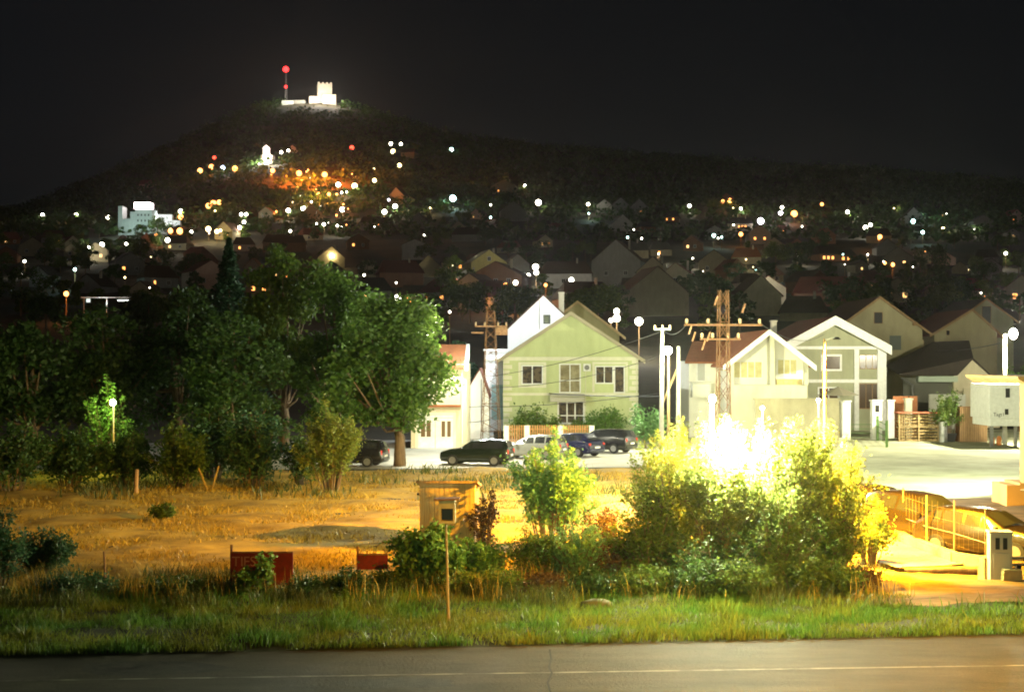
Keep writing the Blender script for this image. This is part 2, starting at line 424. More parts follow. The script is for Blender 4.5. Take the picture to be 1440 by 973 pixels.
# conifer: tiers of drooping sprays
def conifer(px, d, top_py, wpx, label, seed=2, n=9000):
    g = np.random.default_rng(seed); x = X(px, d); zg = G(x, d); h = Z(top_py, d) - zg; rx = wpx * d / 4000.0
    t = empty('conifer_tree', (x, d, zg), 0, label, 'conifer')
    tt = g.random(n) ** .7; an = g.random(n) * 2 * math.pi
    lobes = 1 + .25 * np.sin(an * 5 + tt * 40)
    r = rx * (1 - tt) * (0.35 + .65 * g.random(n) ** .5) * lobes * (0.75 + .35 * np.sin(tt * 60) ** 2)
    P = np.stack([r * np.cos(an), r * np.sin(an), h * (0.1 + .9 * tt) - r * .3], 1)
    V, F = leafquads(P, .34, 0.5, 2.6); npmesh('crown', V, F, LM_conif, t)
    MB().tube([(0, 0, 0), (0, 0, h * .95)], [.25, .03], 7).build('trunk', m_bark, t)
conifer(322, 100, 336, 170, 'pointed dark conifer rising above the grove')

# --- shrubs along the far edge of the meadow
shrub(466, 64, 550, 112, 'bright yellow green willow bush at the right end of the thicket', LM_acacia, 'willow_bush', n=9000, leaf=.17, nb=34, seed=21, spread=.2, elong=3.0, fan=.8)
shrub(425, 67, 592, 60, 'dull olive sapling bush just behind the bright willow', LM_mid, n=3500, leaf=.17, nb=16, seed=32, spread=.2, elong=2.5)
shrub(358, 66, 566, 100, 'blue green bush in the middle of the dark thicket', LM_blue, n=8000, leaf=.16, nb=30, seed=22, spread=.25)
shrub(255, 66, 590, 110, 'dim olive bush below the dark trees, left of the blue green one', LM_mid, n=5000, leaf=.17, nb=28, seed=23, spread=.25)
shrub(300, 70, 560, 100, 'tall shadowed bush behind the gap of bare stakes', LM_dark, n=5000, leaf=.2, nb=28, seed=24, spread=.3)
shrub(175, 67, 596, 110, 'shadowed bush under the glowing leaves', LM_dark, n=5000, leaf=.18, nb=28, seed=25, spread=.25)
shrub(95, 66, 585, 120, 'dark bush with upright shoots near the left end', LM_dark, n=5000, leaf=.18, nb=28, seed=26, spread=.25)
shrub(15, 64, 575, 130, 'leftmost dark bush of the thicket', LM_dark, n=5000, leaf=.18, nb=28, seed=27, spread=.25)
shrub(60, 40, 742, 110, 'dark blue green bush on the shadowed meadow at far left', LM_blue, n=6000, leaf=.09, nb=30, seed=28, spread=.14)
shrub(-10, 36, 700, 120, 'black green bush cut by the left edge above the verge', LM_blue, n=5000, leaf=.09, nb=26, seed=29, spread=.14)
shrub(228, 53, 705, 40, 'low dark clump of weeds alone on the meadow', LM_mid, n=1500, leaf=.10, nb=14, seed=30, spread=.14)
# small tree with light shining through it
lx, ld = X(150, 74), 74
shrub(152, 75, 520, 85, 'glowing yellow green leaves around a hidden lamp in the grove', LM_bright, 'bush', n=3500, leaf=.14, nb=22, seed=31, spread=.2)

# --- hedge row along the road
shrub(598, 37.0, 728, 125, 'bright green leafy bush left of the birdhouse pole', LM_bright, n=8000, leaf=.12, nb=34, seed=41, spread=.14, elong=1.35, leaf_from=.1)
shrub(672, 38.5, 752, 100, 'green leafy bush right behind the birdhouse pole', LM_bright, n=6000, leaf=.10, nb=28, seed=42, spread=.14, elong=1.4, leaf_from=.08)
shrub(640, 36.4, 795, 90, 'low green undergrowth bush at the foot of the birdhouse pole', LM_mid, n=4000, leaf=.09, nb=24, seed=43, spread=.12, leaf_from=.05)
shrub(682, 44.5, 680, 60, 'sparse brown leaved shrub beside the plank shed', LM_brown, n=1800, leaf=.09, nb=12, seed=44, spread=.10, leaf_from=.1)
shrub(772, 44.0, 592, 150, 'slender pale green acacia sapling in front of the parked cars', LM_pale, 'acacia_sapling', n=11000, leaf=.11, nb=30, seed=45, spread=.17, leaf_from=.3, cat='tree')
shrub(760, 38.5, 735, 120, 'dense small leaved bush below the pale acacia sapling', LM_mid, n=10000, leaf=.075, nb=40, seed=46, spread=.15, leaf_from=.04)
shrub(815, 38.0, 722, 120, 'grey green bush with white leaf tips, mid row', LM_pale, n=9000, leaf=.075, nb=38, seed=47, spread=.14, leaf_from=.05)
shrub(845, 44.0, 690, 90, 'thin brownish shrub against the glowing meadow', LM_brown, n=2200, leaf=.08, nb=18, seed=48, spread=.12)
shrub(880, 38.0, 735, 120, 'reddish brown undergrowth bush in the shaded middle of the row', LM_brown, n=4200, leaf=.08, nb=34, seed=49, spread=.15, leaf_from=.05)
shrub(915, 37.6, 690, 130, 'green bush between the brown undergrowth and the flaring tree', LM_mid, n=10000, leaf=.085, nb=42, seed=50, spread=.15, leaf_from=.04)
shrub(945, 40.0, 560, 160, 'yellow green acacia left of the flaring tree, in front of the lamp post', LM_acacia, 'acacia_tree', n=16000, leaf=.09, nb=44, seed=51, spread=.16, leaf_from=.15, cat='tree')
shrub(1010, 38.0, 552, 170, 'largest acacia, overexposed white by the lamp behind it', LM_acacia, 'acacia_tree', n=26000, leaf=.09, nb=60, seed=52, spread=.17, leaf_from=.1, cat='tree')
shrub(1100, 38.0, 538, 170, 'tall spreading acacia with yellow top right of the lamp glare', LM_acacia, 'acacia_tree', n=24000, leaf=.09, nb=58, seed=53, spread=.17, leaf_from=.1, cat='tree')
shrub(1172, 38.6, 585, 150, 'yellow acacia with long side shoots reaching over the gravel lot', LM_acacia, 'acacia_tree', n=9500, leaf=.09, nb=40, seed=54, spread=.15, leaf_from=.15, cat='tree')
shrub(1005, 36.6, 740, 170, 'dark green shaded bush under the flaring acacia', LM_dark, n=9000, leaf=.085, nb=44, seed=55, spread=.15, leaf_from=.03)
shrub(1095, 36.8, 700, 150, 'tall stalky green bush under the spreading acacia', LM_mid, n=9000, leaf=.085, nb=44, seed=56, spread=.13, leaf_from=.05)
shrub(1165, 37.4, 700, 100, 'leafy green bush at the right end of the road hedge', LM_mid, n=7000, leaf=.085, nb=34, seed=57, spread=.13, leaf_from=.05)
shrub(1222, 41.0, 692, 85, 'small lit tree at the edge of the drive before the hidden car', LM_acacia, 'small_tree', n=4200, leaf=.085, nb=22, seed=58, spread=.13, leaf_from=.35, cat='tree')
shrub(1215, 36.6, 790, 70, 'dry brown weeds bush beside the dirt drive', LM_brown, n=2600, leaf=.07, nb=26, seed=59, spread=.12, leaf_from=.05)
shrub(372, 36.2, 768, 52, 'small leafy plant growing up in front of the red sign', LM_bright, 'leafy_plant', n=650, leaf=.12, nb=9, seed=60, spread=.10, elong=1.3, cat='plant')
shrub(345, 35.8, 800, 46, 'low pale leafed plant at the lower left of the red sign', LM_bright, 'leafy_plant', n=380, leaf=.11, nb=8, seed=61, spread=.09, elong=1.3, cat='plant')
for (px, d, top, wp, lab, lm, n) in (
 (555, 36.6, 800, 90, 'low tangle bush at the left end of the road hedge', LM_mid, 4500), (700, 36.0, 800, 90, 'low bush between birdhouse pole and grey green bush', LM_mid, 4500), (765, 35.9, 806, 100, 'brownish low tangle below the dense small leaved bush', LM_brown, 3500),
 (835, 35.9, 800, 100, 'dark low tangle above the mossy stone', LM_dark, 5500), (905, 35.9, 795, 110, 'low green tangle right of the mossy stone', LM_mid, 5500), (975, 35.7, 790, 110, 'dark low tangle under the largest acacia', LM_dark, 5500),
 (1045, 35.7, 780, 110, 'shaded stalky tangle below the glare', LM_mid, 5500), (1120, 35.9, 770, 110, 'low green tangle under the spreading acacia', LM_mid, 5500), (1180, 36.0, 785, 80, 'low weeds bush before the small lit tree', LM_mid, 4000),
 (440, 35.6, 815, 90, 'dark low weeds bush right of the red sign', LM_dark, 3500), (250, 35.8, 812, 120, 'dark low weeds bush left of the red sign', LM_dark, 3500), (110, 35.8, 805, 120, 'dark low weeds bush by the rusty stake', LM_blue, 3500), (495, 35.9, 800, 70, 'dark weeds in front of the plain red board', LM_dark, 3000)):
    shrub(px, d, top, wp, lab, lm, n=n, leaf=.085, nb=34, seed=int(px), spread=.14, leaf_from=.02, bottom=.05, stemr=.015)
# hedge shrubs in the green house's garden
shrub(752, 103, 566, 74, 'dense dark garden bush under the left window of the green house', LM_mid, n=6000, leaf=.2, nb=34, seed=62, spread=.3, leaf_from=.03)
shrub(852, 103, 572, 74, 'light green garden bush beside the parked estate car', LM_bright, n=6000, leaf=.2, nb=34, seed=63, spread=.3, leaf_from=.03)
shrub(812, 104, 585, 40, 'small garden bush under the ground floor window of the green house', LM_mid, n=2200, leaf=.18, nb=16, seed=64, spread=.25, leaf_from=.03)
shrub(912, 96, 560, 60, 'pale bush between the green house and the lamp post', LM_pale, n=3000, leaf=.2, nb=20, seed=65, spread=.3)
shrub(1436, 118, 492, 60, 'leafy green tree beside the right street lamp, cut by the frame', LM_bright, 'garden_tree', n=4500, leaf=.22, nb=26, seed=66, spread=.35, cat='tree')
tree(650, 135, 480, 45, 'feathery blue green tree behind the garage roof', LM_blue, 'garden_tree', n=2600, leaf=.3, seed=67, k=18)

# ------------------------------------------------------------------ grass as stuff
def patchy(m, ca, cb, scale=.45):
    nt = m.node_tree; rp = [n for n in nt.nodes if n.type == 'VALTORGB'][0]
    tc = nt.nodes.new('ShaderNodeTexCoord'); nz_ = nt.nodes.new('ShaderNodeTexNoise'); nz_.inputs['Scale'].default_value = scale; nz_.inputs['Detail'].default_value = 6
    nt.links.new(tc.outputs['Object'], nz_.inputs['Vector'])
    rr = nt.nodes.new('ShaderNodeValToRGB'); rr.color_ramp.elements[0].position = .38; rr.color_ramp.elements[1].position = .6
    rr.color_ramp.elements[0].color = (*ca, 1); rr.color_ramp.elements[1].color = (*cb, 1); nt.links.new(nz_.outputs['Fac'], rr.inputs[0])
    mx = nt.nodes.new('ShaderNodeMix'); mx.data_type = 'RGBA'; mx.blend_type = 'MULTIPLY'; mx.inputs[0].default_value = 1
    nt.links.new(rp.outputs[0], mx.inputs[6]); nt.links.new(rr.outputs[0], mx.inputs[7])
    for l in [l for l in nt.links if l.from_node == rp and l.to_node != mx]:
        t_ = l.to_socket; nt.links.remove(l); nt.links.new(mx.outputs[2], t_)
def blades(name, pts, h, w, m, label, lean=.35):
    n = len(pts); an = nr.random(n) * math.pi
    hh = h * (0.45 + .9 * nr.random(n)); L = nr.normal(size=(n, 2)) * lean * hh[:, None]
    dx = np.cos(an) * w; dy = np.sin(an) * w
    A = pts - np.stack([dx, dy, 0 * dx], 1); B = pts + np.stack([dx, dy, 0 * dx], 1)
    Mx = pts + np.stack([L[:, 0] * .35, L[:, 1] * .35, hh * .6], 1)
    C = pts + np.stack([L[:, 0], L[:, 1], hh], 1)
    M1 = Mx - np.stack([dx, dy, 0 * dx], 1) * .7; M2 = Mx + np.stack([dx, dy, 0 * dx], 1) * .7
    V = np.stack([A, B, M2, M1, C], 1).reshape(-1, 3); base = np.arange(n) * 5
    F = np.concatenate([np.stack([base, base + 1, base + 2, base + 3], 1)], 0)
    # tip as degenerate quad-free: use second quad from M1,M2 to C duplicated
    F2 = np.stack([base + 3, base + 2, base + 4, base + 4], 1)
    V2 = np.concatenate([V, C + np.array([0.002, 0, 0])], 0); F2[:, 3] = n * 5 + np.arange(n)
    o = npmesh(name, V2, np.concatenate([F, F2], 0), m); tag(o, label, 'grass', kind='stuff'); return o
def nz(x, y, s, k=0.0): return np.array([mnoise.noise(Vector((a * s, b * s, k))) for a, b in zip(x, y)])
def scatter(n, x0, x1, y0, y1, dens=None, edge=None):
    x = x0 + (x1 - x0) * nr.random(n); y = y0 + (y1 - y0) * nr.random(n)
    if dens:
        q = nz(x, y, dens[0], dens[2] if len(dens) > 2 else 0); k = nr.random(n) < np.clip((q + dens[1]) * 2.2, 0, 1); x, y = x[k], y[k]
    if edge is not None:
        k = y > a0[1] + (x - a0[0]) * sl + edge; x, y = x[k], y[k]
    return np.stack([x, y, np.zeros(len(x)) + .02], 1)
GM = leafmat('grass_green', (0.04, 0.09, 0.012), (0.12, 0.19, 0.035), .4)
patchy(GM, (1.5, .95, .6), (.7, .95, .8), .55)
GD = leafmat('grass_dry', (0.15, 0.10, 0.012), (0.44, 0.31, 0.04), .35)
GO = leafmat('grass_olive', (0.03, 0.05, 0.012), (0.10, 0.11, 0.03), .35)
def nodrive(p): return p[~((p[:, 0] > 8.8 + 1.2 * np.sin(p[:, 1] * 2)) & (p[:, 1] > 34.2 + .5 * np.sin(p[:, 0] * 1.7)))]
blades('verge_grass', nodrive(scatter(120000, -15, 15, 28.5, 36.5, (0.8, 0.62), 0.03)), .15, .012, GM, 'short green grass along the road verge')
blades('verge_grass', nodrive(scatter(26000, -15, 15, 28.5, 36.5, (0.9, 0.0, 5), 0.2)), .30, .016, GM, 'taller tufts of green grass on the verge')
p = nodrive(scatter(30000, -17, 15, 33.8, 38.8, (0.7, 0.12, 2))); blades('tall_weeds', p, .42, .013, GO, 'tall olive weeds in front of the bushes and the red sign', .4)
p = nodrive(scatter(6000, -16, 15, 34.5, 37.6, (0.9, 0.0, 9))); blades('dry_stalks', p, .6, .010, GD, 'dry brown stalks between the weeds', .2)
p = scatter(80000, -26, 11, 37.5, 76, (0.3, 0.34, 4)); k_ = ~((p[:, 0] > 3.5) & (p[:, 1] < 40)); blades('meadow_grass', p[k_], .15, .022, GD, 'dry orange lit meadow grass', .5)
p = scatter(9000, -24, 11, 60, 76, (0.25, 0.1, 6)); blades('meadow_edge_grass', p, .45, .03, GO, 'rough olive grass at the far edge of the meadow', .4)
# ------------------------------------------------------------------ shared materials
m_glassd = mat('window_glass_dark', (0.02, 0.022, 0.025), 0.12, spec=0.8)
m_whitep = mat('white_paint', (0.72, 0.72, 0.68), 0.5, (0.6, 0.6, 0.56), 4)
m_cream = mat('cream_trim', (0.66, 0.64, 0.48), 0.7, (0.58, 0.56, 0.42), 2)
m_wood = mat('weathered_wood', (0.20, 0.12, 0.055), 0.85, (0.33, 0.21, 0.10), 2.5, 0.5, bscale=20, stretch=(6, 6, .6))
m_woodp = mat('pale_wood', (0.42, 0.31, 0.15), 0.8, (0.30, 0.21, 0.10), 2.5, 0.4, bscale=18, stretch=(7, 7, .5))
m_rust = mat('rusty_steel', (0.22, 0.09, 0.035), 0.8, (0.32, 0.17, 0.08), 6, 0.3)
m_concp = mat('pole_concrete', (0.40, 0.38, 0.33), 0.85, (0.52, 0.5, 0.44), 2, 0.3)
m_metal = mat('grey_metal', (0.32, 0.32, 0.32), 0.4, (0.25, 0.25, 0.25), 4, metal=.8)
m_black = mat('black_plastic', (0.015, 0.015, 0.016), 0.5)
m_tile_o = tilemat('tile_orange', (0.36, 0.13, 0.05), (0.24, 0.085, 0.035), 4, 4)
m_tile_r = tilemat('tile_red', (0.19, 0.055, 0.030), (0.11, 0.035, 0.022), 3, 3)
m_tile_b = tilemat('tile_brown', (0.11, 0.06, 0.035), (0.06, 0.035, 0.022), 3, 3)
m_tile_d = tilemat('tile_dark', (0.05, 0.038, 0.03), (0.03, 0.024, 0.02), 3, 3)
def plaster(name, c, k=0.8): return mat('plaster_' + name, c, 0.92, tuple(v * k * .93 for v in c), 0.9, 0.3, bscale=12, lo=.35, hi=.7, detail=10, stretch=(1, 1, .45))

def window(par, x, z, w, h, y=-0.02, frame=None, pane=None, fw=0.09, mull=1, name='window', rail=None):
    f = MB(); fr = frame or m_whitep
    f.b2(x - w / 2 - fw, x + w / 2 + fw, y - .05, y + .03, z + h / 2, z + h / 2 + fw)
    f.b2(x - w / 2 - fw, x + w / 2 + fw, y - .05, y + .03, z - h / 2 - fw, z - h / 2)
    f.b2(x - w / 2 - fw, x - w / 2, y - .05, y + .03, z - h / 2, z + h / 2)
    f.b2(x + w / 2, x + w / 2 + fw, y - .05, y + .03, z - h / 2, z + h / 2)
    for i in range(1, mull + 1):
        xx = x - w / 2 + w * i / (mull + 1); f.b2(xx - fw * .4, xx + fw * .4, y - .045, y + .025, z - h / 2, z + h / 2)
    if rail: f.b2(x - w / 2, x + w / 2, y - .04, y + .02, z - h / 2 + h * rail - fw * .3, z - h / 2 + h * rail + fw * .3)
    wo = f.build(name, fr, par)
    MB().b2(x - w / 2, x + w / 2, y - .015, y + .01, z - h / 2, z + h / 2).build('pane', pane or m_glassd, wo)
    return wo

def roof_gable(w, L, he, ha, ov=0.45, ovg=0.4, th=0.14, xa=0.0, y0=0.0):
    """ridge along y; w wall width, front at y0"""
    b = MB()
    for s in (-1, 1):
        xe = s * w / 2; dx = xe - xa; sl_ = (he - ha) / abs(dx); x2 = xe + s * ov; z2 = he + sl_ * ov
        poly = [(xa, ha + th), (x2, z2 + th), (x2, z2), (xa, ha + .003)]
        if s < 0: poly = poly[::-1]
        b.prism(poly, y0 - ovg, y0 + L + ovg)
    return b
def verge(w, he, ha, ov, ovg, th, wd, xa=0.0, y0=0.0, drop=.26):
    b = MB()
    for s in (-1, 1):
        xe = s * w / 2; dx = xe - xa; sl_ = (he - ha) / abs(dx); x2 = xe + s * ov; z2 = he + sl_ * ov
        poly = [(xa, ha + th + .02), (x2, z2 + th + .02), (x2, z2 - drop + th), (xa, ha + th - drop)]
        if s < 0: poly = poly[::-1]
        b.prism(poly, y0 - ovg - wd, y0 - ovg - .003)
    return b
def house_gable(name, label, x, y, z, w, L, he, ha, wall, roof, rz=0.0, ov=.45, ovg=.4, xa=0.0, vm=None, cat='house', group=None, chim=None, vdrop=.26, base=-1.5):
    t = empty(name, (x, y, z), rz, label, cat, group)
    MB().prism([(-w / 2, base), (w / 2, base), (w / 2, he), (xa, ha), (-w / 2, he)], 0, L).build('wall', wall, t)
    r = roof_gable(w, L, he, ha, ov, ovg, .14, xa).build('roof', roof, t)
    if vm: verge(w, he, ha, ov, ovg, .14, .05, xa, drop=vdrop).build('verge_board', vm, t)
    if chim:
        for cx, cy, cz, ch_ in chim:
            b = MB(); b.b2(cx - .25, cx + .25, cy - .25, cy + .25, cz - 1.0, cz + ch_); b.b2(cx - .31, cx + .31, cy - .31, cy + .31, cz + ch_, cz + ch_ + .12)
            b.build('chimney', plaster('chimney', (.5, .46, .36)), r)
    return t

# ------------------------------------------------------------------ main green house
D = 112.0; s = D / 2000.0
hx = X(802.5, D); w = 190 * s
m_green = plaster('green', (0.50, 0.55, 0.28), .86)
he = Z(503, D); ha = Z(441, D)
H = house_gable('green_house', 'large pale green gabled house facing the street behind the garden fence', hx, D, 0, w, 13, he, ha, m_green, m_tile_b, ov=.5, ovg=.55, vm=mat('verge_brown', (.33, .29, .2), .8), vdrop=.3)
def L_(px): return X(px, D) - hx
b = MB()
b.b2(-w / 2 - .03, w / 2 + .03, -.06, 0, Z(507, D), Z(502, D)); b.b2(-w / 2 - .03, w / 2 + .03, -.07, 0, Z(556, D), Z(552.5, D))
for sx in (-1, 1):
    for k in range(15):
        z = .2 + k * .42
        if z + .3 < he and abs(z + .15 - Z(554, D)) > .3: b.b2(sx * (w / 2 - (.25 if k % 2 else .35)) - (.25 if k % 2 else .35), sx * (w / 2 - (.25 if k % 2 else .35)) + (.25 if k % 2 else .35), -.045, 0, z, z + .30)
b.build('cream_band', m_cream, H)
pan = mat('curtained_glass', (0.085, 0.06, 0.03), 0.6, (0.02, 0.014, 0.007), 2.5, spec=.25, lo=.45, hi=.55)
for (p0, p1, q0, q1, mu, fwid) in ((735, 762, 515, 539, 1, .11), (838.5, 861, 516, 538, 1, .10), (865, 877, 516, 551, 0, .11)):
    window(H, (L_(p0) + L_(p1)) / 2, (Z(q0, D) + Z(q1, D)) / 2, (p1 - p0) * s, (q1 - q0) * s, mull=mu, pane=pan, fw=fwid, frame=m_whitep)
# surround
b = MB(); b.b2(L_(729), L_(732.5), -.05, 0, Z(543, D), Z(511, D)); b.b2(L_(764.5), L_(768), -.05, 0, Z(543, D), Z(511, D)); b.b2(L_(729), L_(768), -.052, 0, Z(545, D), Z(542, D)); b.b2(L_(729), L_(768), -.052, 0, Z(512, D), Z(509.5, D)); b.build('window_surround', m_cream, H)
b = MB(); b.b2(L_(833), L_(836), -.05, 0, Z(551, D), Z(511, D)); b.b2(L_(880), L_(883), -.05, 0, Z(551, D), Z(511, D)); b.b2(L_(833), L_(883), -.052, 0, Z(512, D), Z(509, D)); b.build('window_surround', m_cream, H)
win = window(H, L_(801.5), Z(532, D), 27 * s, 38 * s, mull=1, pane=mat('milky_glass', (.30, .27, .15), .6, (.14, .11, .05), 1.5, spec=.25), fw=.10, name='balcony_door', rail=.42)
win = window(H, L_(803), Z(580, D), 34 * s, 28 * s, mull=2, pane=pan, fw=.12, rail=.35)
b = MB(); b.b2(L_(773), L_(821), -1.5, 0, Z(556.5, D) - .02, Z(555, D) + .08); b.prism([(L_(773), Z(564, D)), (L_(821), Z(564, D)), (L_(821), Z(557, D) - .03), (L_(773), Z(557, D) - .03)], -1.55, -1.49)
b.build('door_canopy', mat('canopy_grey', (.42, .40, .31), .8), H)
b = MB(); b.b2(L_(820), L_(830.5), -.34, -.02, Z(522, D), Z(511.5, D)); ac = b.build('air_conditioner', m_whitep, H, bevel=.02)
b = MB(); b.tube([(L_(825), -.36, Z(516.8, D)), (L_(825), -.33, Z(516.8, D))], .2, 14); b.build('fan_grille', mat('grille_grey', (.16, .16, .15), .6), ac)
b = MB(); b.tube([(L_(823.5), -.1, Z(522, D)), (L_(823.5), -.1, .5)], .025, 6); b.tube([(L_(897) - .1, -.1, he), (L_(897) - .1, -.1, .2)], .05, 8); b.build('drain_pipe', m_cream, H)

# white house behind, brown roofed house behind right
D = 130; s = D / 2000
H = house_gable('white_gable_house', 'plain bright white gabled house peeking up behind the green house', X(764, D), D, .2, 100 * s, 12, Z(466, D), Z(419, D), plaster('white', (.78, .78, .76), .93), m_tile_b, ov=.3, ovg=.12, chim=[(X(791, D) - X(764, D), 3, Z(446, D), 2.1)])
window(H, 4.0 * .0 + (X(769, D) - X(764, D)), Z(449, D) - .2, 7 * s, 10 * s, mull=0, frame=m_black)
MB().tube([(X(758.5, D) - X(764, D), -.08, Z(425, D)), (X(758.5, D) - X(764, D), -.08, Z(466, D))], .03, 6).build('cable_pipe', m_metal, H)
D = 142; s = D / 2000
H = house_gable('olive_house', 'olive gabled house with dark brown roof just right of the white gable', X(812, D), D, 0, 118 * s, 14, Z(470, D), Z(425, D), plaster('olive', (.28, .25, .12)), m_tile_b, ov=.6, ovg=.4, vm=m_woodp)
D = 120; s = D / 2000
t = empty('white_side_building', (X(698, D), D, 0), 0, 'flat white building with a pale blue shutter between the lane and the green house', 'building')
wd = 32 * s
MB().b2(-wd / 2, wd / 2, 0, 8, -1, Z(494, D)).build('wall', plaster('white', (.78, .78, .76), .93), t)
MB().b2(-wd / 2 - .1, wd / 2, -.15, 8, Z(494, D), Z(491, D)).build('roof', m_whitep, t)
MB().b2(-.4, wd / 2 - .05, -.06, -.003, Z(590, D), Z(541, D)).build('shutter', mat('pale_blue_shutter', (.30, .45, .42), .6, (.25, .38, .36), 2), t)
MB().b2(-wd / 2, wd / 2, -.12, -.0, Z(507, D), Z(504.5, D)).build('cornice', m_cream, t)
# house along lane with white gable
D = 107; s = D / 2000
H = house_gable('narrow_white_house', 'narrow white gable house with brown roof squeezed beside the lane', X(670, D), D, 0, 34 * s, 8, Z(556, D), Z(520, D), plaster('white', (.78, .78, .76), .93), m_tile_r, ov=.1, ovg=.1, xa=.25)
MB().tube([(X(677, D) - X(670, D), -.08, 4.5), (X(677, D) - X(670, D), -.08, 1.2)], .05, 6).build('drain_pipe', m_metal, H)

# garage building
D = 96; s = D / 2000
gx = X(617, D); gw = 78 * s
t = empty('garage_house', (gx, D, 0), 0, 'beige garage building with orange tiled roof behind the walnut tree', 'building')
def L_(px): return X(px, D) - gx
MB().b2(-gw / 2, gw / 2, 0, 9, -1, Z(512, D)).build('wall', plaster('beige', (.56, .50, .34)), t)
b = MB(); b.prism([(-gw / 2 - .3, Z(514, D)), (gw / 2 - .05, Z(514, D)), (gw / 2 - .05, Z(494, D)), (-gw / 2 - .3, Z(494, D))], 0, .01)
b = MB(); b.add([(-gw / 2 - .3, -.35, Z(516, D)), (gw / 2 - .12, -.35, Z(516, D)), (gw / 2 - .12, 3.2, Z(491, D - 0) + .35), (-gw / 2 - .3, 3.2, Z(491, D) + .35), (-gw / 2 - .3, -.35, Z(516, D) - .15), (gw / 2 - .12, -.35, Z(516, D) - .15), (gw / 2 - .12, 9, Z(512, D)), (-gw / 2 - .3, 9, Z(512, D))], [(0, 1, 2, 3), (4, 5, 1, 0), (3, 2, 6, 7), (1, 5, 6, 2), (4, 0, 3, 7)])
b.build('roof', m_tile_o, t)
b = MB(); b.add([(gw / 2 - .12, -.4, Z(521, D)), (gw / 2 + .12, -.4, Z(521, D)), (gw / 2 + .12, -.4, Z(514, D)), (gw / 2 - .12, -.4, Z(514, D)), (gw / 2 - .12, 3.3, Z(505, D)), (gw / 2 + .12, 3.3, Z(505, D)), (gw / 2 + .12, 3.3, Z(483, D)), (gw / 2 - .12, 3.3, Z(483, D))], [(0, 1, 2, 3), (7, 6, 5, 4), (0, 3, 7, 4), (1, 5, 6, 2), (3, 2, 6, 7)]); b.build('parapet', m_whitep, t)
b = MB(); b.prism([(L_(590), Z(572, D)), (L_(648), Z(572, D)), (L_(648), Z(569, D)), (L_(590), Z(569, D))], -.7, 0); b.build('eave_strip', m_tile_o, t)
b = MB(); b.b2(L_(588), L_(637), -.08, -.003, 0, Z(584, D)); gd = b.build('garage_door', m_whitep, t)
for (p0, p1) in ((592, 598), (600, 606), (621, 626), (629, 634)):
    MB().b2(L_(p0), L_(p1), -.10, -.083, Z(614, D), Z(592, D)).build('pane', mat('brown_glass', (.12, .07, .03), .3), gd)
b = MB(); b.b2(L_(611.7), L_(612.6), -.09, -.083, 0, Z(584, D)); b.b2(L_(588), L_(637), -.09, -.084, Z(587, D) - .04, Z(587, D)); b.build('door_joint', m_metal, gd)
b = MB(); b.b2(L_(584), L_(588), -.05, 0, 0, Z(580, D)); b.b2(L_(637), L_(641), -.05, 0, 0, Z(580, D)); b.b2(L_(584), L_(641), -.055, 0, Z(584, D) + .01, Z(580, D)); b.build('door_surround', m_cream, t)
MB().tube([(gw / 2 - .3, -.08, Z(518, D)), (gw / 2 - .3, -.08, .3)], .05, 6).build('drain_pipe', m_cream, t)

# overexposed white house (porch) and its annexe
D = 104; s = D / 2000
hx = X(1081, D); w = 108 * s
def L_(px): return X(px, D) - hx
wht = plaster('warm_white', (.74, .73, .62), .93)
t = empty('white_porch_house', (hx, D, 0), 0, 'floodlit white house with glazed porch and orange brown roof behind the pylon', 'house')
he, ha = Z(508, D), Z(466, D)
b = MB(); b.prism([(-w / 2, -1), (w / 2, -1), (w / 2, he), (0, ha), (-w / 2, he)], .9, 12); b.build('wall', wht, t)
roof_gable(w, 13, he, ha, .6, .1, .14, 0, -.3).build('roof', m_tile_o, t)
verge(w, he, ha, .6, .1, .14, .06, 0, y0=-.3, drop=.4).build('verge_board', m_whitep, t)
b = MB(); b.b2(-w / 2, w / 2, -.1, .9, -1, Z(541, D)); b.b2(L_(1082), L_(1089), -.2, .9, Z(541, D), Z(472, D)); b.b2(L_(1130), L_(1136), -.2, .1, Z(541, D), he); b.b2(-w / 2, -w / 2 + .25, -.2, .1, Z(541, D), he)
b.build('porch_balustrade', plaster('porch', (.50, .48, .36), .8), t)
window(t, L_(1054), Z(520, D), 40 * s, 22 * s, y=.88, mull=3, fw=.08, pane=mat('lit_curtain', (.55, .5, .25), .5, (.42, .36, .16), 2))
window(t, L_(1110), Z(516, D), 26 * s, 20 * s, y=.88, mull=2, fw=.09, pane=mat('lit_curtain', (.55, .5, .25)))
b = MB(); b.b2(L_(1092), L_(1128), -.05, .3, Z(541, D) + .002, Z(533, D)); b.build('planter', mat('planter_ochre', (.42, .32, .12), .8, (.5, .42, .2), 4), t)
D2 = 110; s = D2 / 2000
t = empty('white_annexe', (X(988, D2), D2, 0), 0, 'low white annexe with tiled roof and small balcony left of the floodlit house', 'building')
def L_(px): return X(px, D2) - X(988, D2)
MB().b2(L_(969), L_(1010), 0, 7, -1, Z(508, D2)).build('wall', wht, t)
b = MB(); b.add([(L_(962), -.5, Z(509, D2)), (L_(1040), -.5, Z(509, D2)), (L_(1040), 7, Z(478, D2)), (L_(990), 7, Z(478, D2)), (L_(962), -.5, Z(509, D2) - .12), (L_(1040), -.5, Z(509, D2) - .12), (L_(1040), 7, Z(509, D2) - .12), (L_(985), 7, Z(509, D2) - .12)], [(0, 1, 2, 3), (4, 5, 1, 0), (0, 3, 7, 4), (3, 2, 6, 7), (1, 5, 6, 2)]); b.build('roof', m_tile_o, t)
